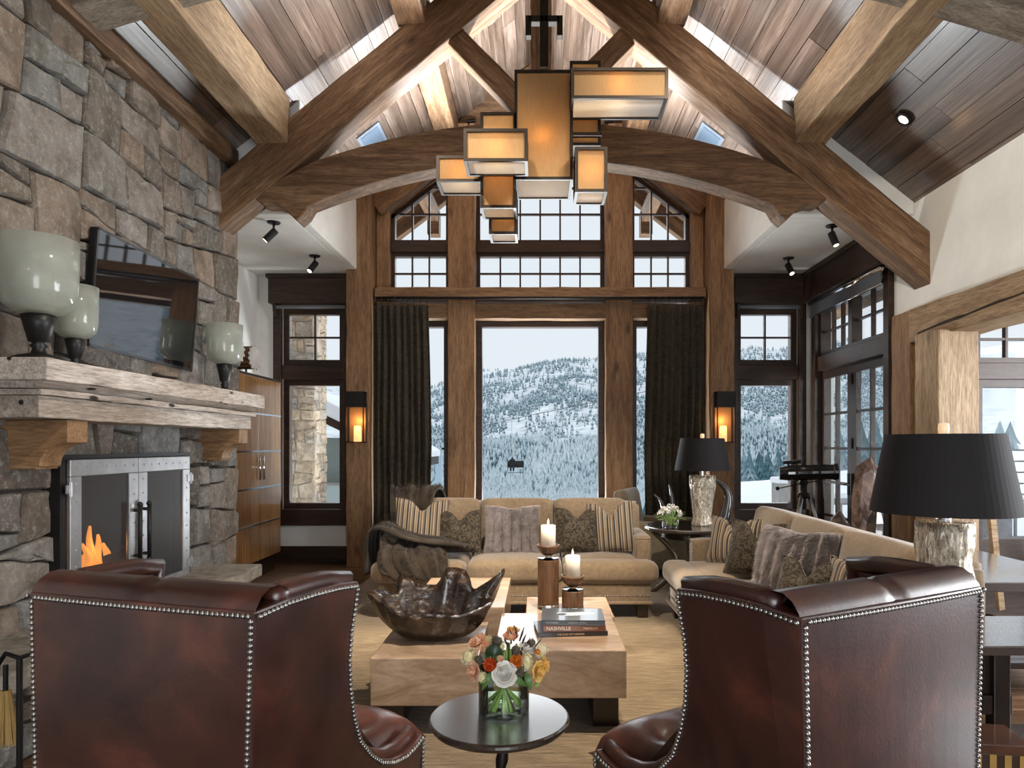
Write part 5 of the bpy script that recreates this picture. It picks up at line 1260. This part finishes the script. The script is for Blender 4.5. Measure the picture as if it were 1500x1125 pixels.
def horn(label, base, pts, r0):
    t = thing('polished_horn', label, 'horn', base); P = [Vector(p) for p in pts]; k = len(P)
    f = []
    for i in range(24):
        u = i/23*(k-1); a = min(int(u), k-2); f.append(P[a].lerp(P[a+1], u-a))
    for _ in range(2): f = [f[0]]+[(f[i-1]+f[i]*2+f[i+1])/4 for i in range(1, 23)]+[f[-1]]
    MB().tube(f, [r0*(1-.9*(i/23)**1.2) for i in range(24)], 12).build('horn_body', HORN, t, smooth=True)
    MB().lathe([(0, 0), (r0*1.25, 0), (r0*1.25, .03), (r0*1.05, .05), (0, .05)], 20).build('acrylic_base', MT['clear'], t, smooth=True)
horn('tall curved polished horn on the round table, right of the lamp', (1.93, 7.08, .72), [(0, 0, .02), (.03, 0, .15), (.05, 0, .28), (.02, 0, .38), (-.06, 0, .45), (-.12, 0, .48)], .06)
horn('upright pale polished horn on the round table behind the white flowers', (1.43, 7.25, .72), [(0, 0, .02), (.0, 0, .15), (-.01, 0, .30), (-.04, 0, .42)], .04)
horn('small curved dark horn on the round table, leftmost behind the flowers', (1.37, 7.32, .72), [(0, 0, .02), (-.02, 0, .15), (-.06, 0, .25), (-.13, 0, .31)], .03)
fv = thing('flower_vase', 'low glass vase of white flowers and green leaves on the far round table', 'vase', (1.33, 6.86, .72))
MB().lathe([(0, 0), (.075, 0), (.08, .01), (.085, .09), (.08, .09), (.075, .012), (0, .012)], 28).build('glass', MT['clear'], fv)
m = MB(); lv = MB(); sm_ = MB()
for i in range(22):
    a, q = R.uniform(0, 2*pi), R.random()**.5; c = Vector((.12*q*cos(a), .10*q*sin(a), .15+.08*(1-q)+R.uniform(-.02, .02)))
    for k in range(14):
        v = Vector((R.gauss(0, 1), R.gauss(0, 1), R.gauss(0, 1)+.4)).normalized(); s = v.orthogonal().normalized()*.012; w2 = v.cross(s)
        p0 = c+v*.022; m.add([p0-s, p0-w2+v*.003, p0+s, p0+w2+v*.004], [(0, 1, 2, 3)])
    sm_.tube([(0, 0, .02), c], .003, 4)
for i in range(26):
    a = R.uniform(0, 2*pi); r_ = R.uniform(.09, .14); c = Vector((r_*cos(a), r_*sin(a)*.8, R.uniform(.06, .16))); d = Vector((cos(a), sin(a), R.uniform(-.6, .5))).normalized()*.055; s = d.cross(Vector((0, 0, 1))).normalized()*.024
    lv.add([c, c+d*.5+s, c+d, c+d*.5-s], [(0, 1, 2, 3)])
m.build('blossoms', PM['white'], fv, kind='stuff'); lv.build('leaves', plain('fresh_leaf', (.12, .24, .05), .5, var=.4), fv, kind='stuff'); sm_.build('stems', GREEN, fv)

# armchair in the window corner
ac = thing('armchair', 'olive upholstered armchair between the right curtain and the round table', 'armchair', (1.86, 7.96, 0), radians(68))
MB().rbox((0, .40, .28), (.78, .80, .30), .04, 6).build('base', MT['olive'], ac, smooth=True)
MB().rbox((0, .32, .47), (.54, .66, .14), .05, 6, (0, 0, .02)).build('seat_cushion', MT['olive'], ac, smooth=True)
MB().rbox((0, 0, .36), (.74, .17, .74), .06, 7, (0, .01, 0)).build('backrest', MT['olive'], ac, (0, .74, .30), (-.16, 0, 0), smooth=True)
for s in (-1, 1):
    MB().rbox((s*.335, .42, .42), (.13, .72, .50), .05, 6).build('arm', MT['olive'], ac, smooth=True)
    for y in (.08, .74): MB().tube([(s*.33, y, 0), (s*.33, y, .14)], [.018, .026], 8).build('leg', MT['espresso'], ac)
# telescope
te = thing('telescope', 'black reflector telescope on a silver tripod behind the right sofa', 'telescope', (3.02, 7.75, 0))
for k in range(3):
    a = radians(95+120*k); MB().tube([(.05*cos(a), .05*sin(a), .98), (.34*cos(a), .34*sin(a), .02)], [.022, .016], 8).build('tripod_leg', plain('silver_tube', (.6, .6, .62), .3, metal=.9), te, smooth=True)
MB().lathe([(0, .95), (.07, .95), (.07, 1.0), (.035, 1.02), (.035, 1.10), (.055, 1.12), (.04, 1.15), (0, 1.15)], 16).build('mount_head', MT['black'], te, smooth=True)
ax = Vector((1, -.25, .04)).normalized(); c0_ = Vector((.03, -.02, 1.24))
MB().tube([c0_-ax*.30, c0_-ax*.22, c0_-ax*.21, c0_+ax*.27, c0_+ax*.275, c0_+ax*.32], [.075, .085, .088, .088, .097, .097], 20).build('tube', plain('gloss_black', (.012, .012, .013), .18, coat=.7), te, smooth=False, bevel=.003)
MB().tube([c0_-ax*.26+Vector((0, 0, .12)), c0_-ax*.07+Vector((0, 0, .13))], [.018, .024], 10).tube([c0_-ax*.2, c0_-ax*.2+Vector((0, 0, .12))], .012, 6).build('finder_scope', MT['black'], te)
MB().tube([c0_-ax*.25, c0_-ax*.25+Vector((-.05, -.13, .02))], [.03, .028], 10).build('focuser', MT['black'], te)
m = MB()
for d in (-.12, .12): m.tube([c0_+ax*(d-.015), c0_+ax*(d+.015)], .096, 20)
m.build('tube_ring', MT['black'], te)
MB().tube([(0, 0, 1.12), (-.30, -.03, 1.06)], .006, 6).ball((-.31, -.03, 1.06), .024).tube([(0, 0, 1.12), (.16, -.05, 1.15)], .006, 6).ball((.17, -.05, 1.15), .02).build('control_cable', MT['black'], te)

# console behind the right sofa with crystals
co = thing('console_table', 'long low dark console table behind the right sofa carrying crystals', 'console table', (2.95, 5.1, 0))
box('tabletop', MT['espresso_top'], -.48, .55, -.95, 1.0, .655, .715, co, .006)
for x in (-.40, .47):
    for y in (-.87, .9): box('leg', MT['espresso'], x-.04, x+.04, y-.04, y+.04, 0, .655, co)
box('lower_shelf', MT['espresso'], -.42, .49, -.87, .9, .16, .20, co)
def quartz(name, c1, c2):
    m, t, b = NT(name); v, _ = coords(t, (1, 1, .6), 0); n = noi(t, v, 7, 6, .7, 1)
    t.links.new(ramp(t, n, [(.38, c1), (.66, c2)]), b.inputs['Base Color']); b.inputs['Roughness'].default_value = .14; b.inputs['Transmission Weight'].default_value = .25; b.inputs['Coat Weight'].default_value = .7; bump(t, b, n, .3, .02); return m
QS = quartz('smoky_quartz', (.04, .025, .02), (.30, .20, .16)); QD = quartz('dark_quartz', (.012, .008, .007), (.05, .03, .025)); QD.node_tree.nodes['Principled BSDF'].inputs['Transmission Weight'].default_value = 0
def crystal(label, x, y, z, h_, r, mat, lean=(0, 0), seed=1, n=6, tip=.28, off=.3):
    t = thing('crystal_point', label, 'crystal', (x, y, z)); rr_ = random.Random(seed); m = MB(); vs = []; lv = [(0, .85), (.25, .98), (.55, 1), (1-tip, .80)]
    ps = [rr_.uniform(.85, 1.15) for _ in range(n)]; hs = [rr_.uniform(-.08, .08) for _ in range(n)]
    for i, (f, s) in enumerate(lv):
        for k in range(n):
            a = 2*pi*k/n+.3; vs.append((r*s*ps[k]*cos(a)+lean[0]*f, r*s*ps[k]*sin(a)*.8+lean[1]*f, h_*(f+(hs[k] if i == 3 else 0))))
    vs.append((lean[0]+r*off*.3, lean[1], h_)); fs = [(i*n+j, i*n+(j+1) % n, (i+1)*n+(j+1) % n, (i+1)*n+j) for i in range(3) for j in range(n)]+[(3*n+j, 3*n+(j+1) % n, 4*n) for j in range(n)]+[tuple(range(n-1, -1, -1))]
    m.add(vs, fs).build('crystal_body', mat, t, bevel=.006)
    m = MB(); m.lathe([(0, 0), (r*1.15, 0), (r*1.05, .02), (0, .025)], 12).build('base', MT['black'], t)
crystal('tallest smoky quartz point standing behind the right sofa', 2.757, 5.72, .715, .745, .13, QS, (.02, 0), 3, 7, .20)
crystal('polished dark quartz point in front of the tallest crystal', 2.70, 5.50, .715, .375, .075, QD, (.03, 0), 8, 6, .3)
crystal('short clear-brown quartz point left of the tallest crystal', 2.62, 5.93, .715, .28, .085, QS, (.0, 0), 5, 6, .35)
crystal('squat quartz chunk at the left end of the crystal row', 2.50, 6.02, .715, .16, .07, QS, (.0, 0), 9, 6, .35)

# lamp table at the right edge, box on its shelf
lt = thing('end_table', 'black two-tier end table under the big table lamp', 'end table', (1.87, 3.06, 0))
box('tabletop', MT['espresso_top'], -.42, .55, -.245, .26, .68, .72, lt, .006); box('shelf', MT['espresso_top'], -.40, .53, -.23, .25, .16, .20, lt, .006)
box('drawer_case', MT['espresso'], -.36, .05, -.18, .22, .50, .68, lt, .004)
for x in (-.34, .07):
    for y in (-.18, .2): box('leg', MT['espresso'], x-.035, x+.035, y-.03, y+.03, 0, .68, lt)
box('stretcher', MT['espresso'], -.34, .12, -.2, -.16, .42, .50, lt, .004)
bx_ = thing('striped_box', 'small wooden box with yellow and brown stripes beside the right leather chair', 'box', (1.66, 2.56, .0), radians(-8))
box('lid', plain('box_lid', (.10, .04, .02), .3, coat=.6, var=.4), -.13, .13, -.10, .10, .435, .47, bx_); box('body', plain('box_body', (.05, .025, .015), .35), -.125, .125, -.095, .095, .35, .435, bx_)
for k in range(5): box('inlay_strip', plain('inlay_gold', (.42, .25, .07), .35, var=.2), -.115+.05*k, -.092+.05*k, -.0985, -.0945, .355, .433, bx_, 0)
box('stand', MT['espresso'], -.16, .16, -.13, .13, .0, .35, bx_)
# pale leaning frame in the side alcove
lf = thing('leaning_frame', 'pale wooden frame leaning in the alcove window at the right edge', 'frame', (3.98, 5.85, 0))
MB().tube([(-.10, 0, 1.0), (.12, .2, .1)], .035, 4).tube([(.55, 0, 1.0), (.72, .2, .1)], .035, 4).build('side_rail', MT['timber_light'], lf); MB().tube([(-.10, 0, .98), (.55, 0, .98)], .03, 4).tube([(.08, .16, .3), (.68, .16, .3)], .03, 4).build('cross_rail', MT['timber_light'], lf)
# ------------------------------------------------------------------ outside: snow, forested hill, neighbours
import numpy as np
rs = np.random.default_rng(4)
def snowmat():
    m, t, b = NT('snow'); v, _ = coords(t, (.02, .045, .06), 0); n = noi(t, v, 1.6, 8, .72); v2, _ = coords(t, (.12, .2, .3), 0); n2 = noi(t, v2, 2, 6, .75)
    f = math(t, 'ADD', math(t, 'MULTIPLY', n, .6), math(t, 'MULTIPLY', n2, .4))
    t.links.new(ramp(t, f, [(.40, (.30, .39, .43)), (.52, (.80, .84, .88))]), b.inputs['Base Color']); b.inputs['Roughness'].default_value = .9; b.inputs['Specular IOR Level'].default_value = .1; return m
MT['snow'] = snowmat(); MT['snow_clean'] = plain('clean_snow', (.82, .86, .91), .9, spec=.1, var=.06, vs=.5)
def hterr(x, y):
    r = x/np.maximum(y, 1)
    rid = .095+.035*np.clip((r+.18)/.35, 0, 1.4)+.010*np.sin(r*14+1)+.004*np.sin(r*47)
    near = -2-40*np.clip((y-30)/300, 0, 1)**.8
    far = -42+(np.clip((y-430)/1270, 0, None)**1.15)*(rid*1700+42)
    far = np.where(y > 1700, -42+(rid*1700+42)-(y-1700)*.10, far)
    und = 5*np.sin(x*.017+y*.006)+4*np.sin(y*.021+x*.004)+2.5*np.sin(x*.05-y*.033)
    return np.where(y < 430, near, far)+und*np.clip((y-150)/700, 0, 1)*np.clip((2100-y)/400, 0, 1)
ys_ = np.concatenate([np.linspace(20, 500, 40), np.linspace(515, 2100, 150)]); xs_ = np.linspace(-1, 1, 140)
gx = np.outer(np.maximum(ys_*.62, 45), xs_)+ys_[:, None]*.08; gy = np.repeat(ys_[:, None], 140, 1); gz = hterr(gx, gy)
me = bpy.data.meshes.new('hillside'); nyy = len(ys_)
me.from_pydata(np.stack([gx, gy, gz], -1).reshape(-1, 3).tolist(), [], [(j*140+i, j*140+i+1, (j+1)*140+i+1, (j+1)*140+i) for j in range(nyy-1) for i in range(139)])
me.polygons.foreach_set('use_smooth', [True]*len(me.polygons)); me.materials.append(MT['snow'])
o = bpy.data.objects.new('ground', me); C.objects.link(o); o['kind'] = 'structure'
def treemat():
    m, t, b = NT('frosted_conifer'); g = N(t, 'ShaderNodeNewGeometry'); s = N(t, 'ShaderNodeSeparateXYZ'); t.links.new(g.outputs['Normal'], s.inputs[0])
    v, rnd = coords(t, (1, 1, 1), 40); n = noi(t, v, .35, 4, .8)
    f = math(t, 'ADD', math(t, 'MULTIPLY', s.outputs[2], .35), math(t, 'MULTIPLY', n, .9))
    t.links.new(ramp(t, f, [(.40, (.028, .07, .085)), (.58, (.13, .235, .275)), (.80, (.70, .80, .86))]), b.inputs['Base Color']); b.inputs['Roughness'].default_value = .95; b.inputs['Specular IOR Level'].default_value = .05; return m
TM = treemat()
# forest: thousands of small conifers as one mass
def fdens(x, y):
    q = np.sin(x*.021+1.3)*np.sin(y*.0125+.5)+.6*np.sin(x*.047-y*.021)+.45*np.sin(y*.05+x*.013+2)+.3*np.sin(x*.11+y*.03)
    return np.clip(.42+.42*q+.62*np.clip((850-y)/300, 0, 1), .05, 1)
NTREE = 36000
yy = 325*(2050/325)**(rs.random(NTREE*2)**1.05); xx = yy*(-.26+.85*rs.random(NTREE*2)); keep = rs.random(NTREE*2) < fdens(xx, yy)
xx, yy = xx[keep][:NTREE], yy[keep][:NTREE]; zz = hterr(xx, yy); n_ = len(xx)
hh_ = rs.uniform(6, 13, n_)*np.where(yy < 700, 1.2, .95); ww = hh_*rs.uniform(.15, .21, n_)
K = 5; ang = 2*np.pi*np.arange(K)/K
V = np.zeros((n_, 2*(K+1), 3)); rot = rs.uniform(0, 6.3, n_)
for lay, (z0, z1, wf) in enumerate(((.04, .66, 1.0), (.40, 1.0, .66))):
    for k in range(K):
        jr = rs.uniform(.75, 1.25, n_)
        V[:, lay*(K+1)+k, 0] = xx+ww*wf*jr*np.cos(ang[k]+rot); V[:, lay*(K+1)+k, 1] = yy+ww*wf*jr*np.sin(ang[k]+rot); V[:, lay*(K+1)+k, 2] = zz+hh_*z0
    V[:, lay*(K+1)+K, 0] = xx; V[:, lay*(K+1)+K, 1] = yy; V[:, lay*(K+1)+K, 2] = zz+hh_*z1
base = (np.arange(n_)*2*(K+1))[:, None, None]
tri = np.array([[l*(K+1)+k, l*(K+1)+(k+1) % K, l*(K+1)+K] for l in (0, 1) for k in range(K)])[None]
F_ = (base+tri).reshape(-1)
me = bpy.data.meshes.new('forest'); me.vertices.add(n_*2*(K+1)); me.vertices.foreach_set('co', V.reshape(-1).astype(np.float32))
nf = len(F_)//3; me.loops.add(nf*3); me.loops.foreach_set('vertex_index', F_.astype(np.int32)); me.polygons.add(nf); me.polygons.foreach_set('loop_start', np.arange(0, nf*3, 3, dtype=np.int32)); me.polygons.foreach_set('loop_total', np.full(nf, 3, dtype=np.int32)); me.update(); me.validate()
me.materials.append(TM); o = bpy.data.objects.new('forest', me); C.objects.link(o); tag(o, 'distant frosted conifer forest covering the snowy hillside', 'forest', kind='stuff')
# the nearest trees one by one
def conifer(seed):
    r_ = random.Random(seed); m = MB(); L = 9
    for l in range(L):
        z0 = .06+.82*l/L; z1 = z0+.26*(1-.35*l/L); w_ = .23*(1-l/L)**.85+.02; k = 9; vs = []
        for i in range(2*k):
            a = 2*pi*i/(2*k)+l; q = w_*(1.12 if i % 2 else .62)*r_.uniform(.82, 1.15); vs.append((q*cos(a), q*sin(a), z0-(.035 if i % 2 else -.02)+r_.uniform(-.012, .012)))
        vs.append((0, 0, min(z1, 1.0))); m.add(vs, [(i, (i+1) % (2*k), 2*k) for i in range(2*k)])
    m.tube([(0, 0, -.05), (0, 0, .2)], .02, 5); return m
protos = []
for s in range(4):
    o = conifer(s).build('conifer', TM); protos.append(o)
G1 = 'snowy conifers of the nearest tree line below the window'
lab = 'snow-dusted dark conifer in the nearest tree line outside the windows'
cnt = 0; used = [0]*4
spots = []
for _ in range(20000):
    y = R.uniform(150, 310); x = y*R.uniform(-.20, .47)
    if cnt >= 230: break
    if any((x-a)**2+(y-b)**2 < 40 for a, b in spots): continue
    spots.append((x, y))
    p = protos[cnt % 4]
    if not used[cnt % 4]: o = p; used[cnt % 4] = 1
    else: o = p.copy(); C.objects.link(o)
    hgt = R.uniform(8.5, 13.5); o.scale = (hgt*R.uniform(.8, 1.05),)*2+(hgt,); o.rotation_euler = (0, 0, R.uniform(0, 6))
    o.location = (x, y, float(hterr(np.array([x]), np.array([y]))[0])-.3); tag(o, lab, 'tree', G1); cnt += 1
for k, (px, d, hgt, zb) in enumerate(((1098, 62, 5.6, -4.3), (1112, 70, 6.2, -5), (1125, 64, 5.2, -4), (1140, 74, 5.8, -4.2), (1090, 80, 7, -6), (1465, 60, 8, -4), (1480, 75, 9, -4.5), (1230, 90, 9, -5), (1262, 85, 10, -5), (1282, 95, 11, -5), (1213, 100, 10, -5))):
    o = protos[k % 4].copy(); C.objects.link(o); o.location = ((px-788)*d/F, d, zb); o.scale = (hgt*1.05, hgt*1.05, hgt)
    tag(o, 'snow-dusted conifer close behind the snow bank on the right, outside', 'tree', 'conifers behind the snow bank')
# snow bank and deck outside on the right, terrace in front
m = MB(); vs = []; n = 16
for j in range(n+1):
    for i in range(n+1):
        y = 15+40*j/n; x = .288*y+26*i/n; vs.append((x, y, -1.6+.085*(x-.288*y)+1.4*exp(-((y-34)/14)**2)*(.75+.03*(x-.288*y))+.12*noise.noise(Vector((x*.3, y*.3, 0)))))
m.add(vs, [(j*(n+1)+i, j*(n+1)+i+1, (j+1)*(n+1)+i+1, (j+1)*(n+1)+i) for j in range(n) for i in range(n)])
o = m.build('snow_bank', MT['snow_clean'], smooth=True); tag(o, 'smooth white snow bank outside the right windows', 'snow')
MB().box(-12, 30, YB+.35, 16, -1.9, -.6).box(7.4, 30, -6, 9.5, -1.9, -.3).build('ground.001', MT['snow_clean'], kind='structure')
DKW = plain('weathered_deck', (.30, .29, .29), .7, var=.2)
rl = thing('deck_railing', 'snow-capped grey deck railing outside the right windows', 'railing', (5.2, 12.6, -.6))
for k in range(4):
    x = -.6+1.9*k; box('railing_post', DKW, x-.22, x+.22, -.2, .2, 0, 1.45, rl); box('snow_cap', MT['snow_clean'], x-.25, x+.25, -.23, .23, 1.45, 1.56, rl, .05)
for z in (1.05, .35): box('rail', DKW, -.5, 5.2, -.05, .05, z, z+.12, rl)
for k in range(24): box('baluster', DKW, -.3+.23*k-.02, -.3+.23*k+.02, -.02, .02, .4, 1.1, rl, 0)
box('rail_snow', MT['snow_clean'], -.4, 5.2, -.08, .08, 1.17, 1.27, rl, .03)
r2 = thing('deck_railing', 'thin metal railing and blue post outside the far right alcove window', 'railing', (6.1, 8.3, -.3))
box('blue_post', plain('blue_paint', (.20, .32, .47), .6), .17, .75, -.2, .2, 0, 3.6, r2)
for k in range(7): box('rail', MT['black'], -.9, 1.6, -.3, -.27, 1.0+.13*k, 1.02+.13*k, r2, 0)
box('top_rail', plain('red_paint', (.35, .04, .03), .6), .42, .46, -.33, -.25, .9, 2.2, r2, 0)
# chimney of the house outside the left window, with a roof end
oc = MB().box(-5.6, -3.42, 10.45, 11.0, -1.9, 5.2).build('wall_outside', plain('pale_mortar', (.30, .26, .22), .9), kind='structure'); oc2 = []
split([(-5.2, -.4), (-3.40, -.4), (-3.40, 5.2), (-5.2, 5.2)], .02, .13, random.Random(21), oc2)
stones(oc2, oc, lambda u, v, h: (u, 10.45-h, v), MT['stone_out'], random.Random(22), .004, proud=(.012, .03))
oc2 = []; split([(10.43, -.4), (11.0, -.4), (11.0, 5.2), (10.43, 5.2)], .02, .09, random.Random(31), oc2)
stones(oc2, oc, lambda u, v, h: (-3.42+h, u, v), MT['stone_out'], random.Random(32), .004, proud=(.012, .03))
nr = thing('neighbouring_roof', 'snow covered roof end with glass balcony outside the left window', 'roof', (-4.6, 13.5, 0))
MB().prism([(-.2, 2.26), (2.2, 1.10), (2.2, 1.28), (-.2, 2.44)], 0, 3, 'y').build('roof_deck', MT['walnut'], nr); MB().prism([(-.2, 2.44), (2.25, 1.27), (2.25, 1.43), (.9, 2.2), (-.2, 2.75)], -.15, 3, 'y').build('roof_snow', MT['snow_clean'], nr, bevel=.05)
box('gable_wall', plain('sage_boards', (.22, .27, .26), .7), -.2, 1.2, .5, 2.8, -2, 1.7, nr); box('balcony_glass', plain('balcony_glass', (.45, .55, .56), .1), -.2, 1.4, .1, .13, -.1, .75, nr); box('balcony_rail', MT['steel'], -.2, 1.4, .08, .15, .75, .8, nr); box('balcony_floor', MT['timber_light'], -.2, 1.4, 0, 1.0, -.25, -.1, nr)
box('balcony_post', plain('grey_post', (.3, .34, .36), .6), .45, .6, .1, .25, -2, -.25, nr)
# eave rafters under the roof overhang
for s, sd in ((-1, 'left'), (1, 'right')):
    o = beam('eave_rafter', MT['timber'], (XC+s*3.6, 10.6, roof(XC+s*3.6)-.10), (XC, 10.6, 6.62), .16, .26); tag(o, 'brown eave rafter outside the gable windows, %s slope' % sd, 'beam')
    e = thing('eave_bracket', 'brown eave bracket seen through the %s gable window' % sd, 'bracket', (XC+s*1.62, 9.25, 5.0)); beam('bracket_arm', MT['timber'], (0, 0, .05), (0, 1.3, .05), .16, .22, e); MB().box(-.09, .09, 1.1, 1.3, -.25, .1).build('bracket_end', MT['timber'], e, bevel=.01)
# chairlift
D = 62
cl = thing('chairlift_cable', 'thin chairlift cable crossing the snowy valley', 'cable', at(760, 612, D))
MB().tube([at(560, 668, D+30)-cl.location, at(700, 626, D+6)-cl.location, at(760, 612, D)-cl.location, at(880, 587, D-8)-cl.location, at(1010, 560, D-14)-cl.location], .028, 5).build('cable', MT['black'], cl)
lc = thing('lift_chair', 'chairlift seat hanging from the cable outside the centre window', 'lift chair', at(752, 684, D)); 
hg = at(749, 614, D)-lc.location
MB().tube([hg, (-.05, 0, 1.2), (0, .25, .15)], .035, 6).build('hanger', plain('pale_metal', (.6, .6, .58), .5), lc); MB().box(-.55, .95, -.2, .25, -.05, .02).box(-.55, .95, .22, .28, 0, .55).build('seat', MT['black'], lc, bevel=.02); MB().tube([(-.5, -.2, -.02), (-.5, -.4, -.5), (.9, -.4, -.5), (.9, -.2, -.02)], .025, 5).build('foot_bar', MT['black'], lc)
pe = bpy.data.meshes.new('person'); J = [(0, 0, .12), (0, .02, .45), (0, .03, .62), (0, 0, .72), (0, -.01, .86), (.2, 0, .58), (.26, -.18, .38), (.18, -.32, .3), (-.2, 0, .58), (-.26, -.18, .38), (-.18, -.32, .3), (.11, -.42, .12), (.13, -.46, -.3), (.13, -.62, -.36), (-.11, -.42, .12), (-.13, -.46, -.3), (-.13, -.62, -.36)]
E = [(0, 1), (1, 2), (2, 3), (3, 4), (2, 5), (5, 6), (6, 7), (2, 8), (8, 9), (9, 10), (0, 11), (11, 12), (12, 13), (0, 14), (14, 15), (15, 16)]; pe.from_pydata(J, E, [])
po = bpy.data.objects.new('person', pe); C.objects.link(po); po.location = lc.location+Vector((-.1, 0, .02)); sk = po.modifiers.new('skin', 'SKIN')
for v, r_ in zip(pe.skin_vertices[0].data, (.15, .16, .15, .06, .12, .08, .065, .06, .08, .065, .06, .10, .075, .07, .10, .075, .07)): v.radius = (r_, r_)
pe.skin_vertices[0].data[0].use_root = True; po.modifiers.new('sub', 'SUBSURF').levels = 1; pe.materials.append(plain('ski_clothes', (.012, .014, .018), .8)); tag(po, 'person in dark ski clothes riding the lift chair', 'person')
tw_ = thing('lift_tower', 'pale blue chairlift tower seen beside the left curtain', 'tower', (at(643, 700, 95).x, 95, -12)); MB().tube([(0, 0, 0), (0, 0, 13.2)], [.6, .42], 12).build('mast', plain('tower_paint', (.45, .58, .68), .5), tw_, smooth=True); MB().box(-2.2, 2.2, -.15, .15, 12.9, 13.2).box(-2.3, -1.5, -.3, .3, 13.2, 13.5).box(1.5, 2.3, -.3, .3, 13.2, 13.5).build('cross_arm', MT['black'], tw_)
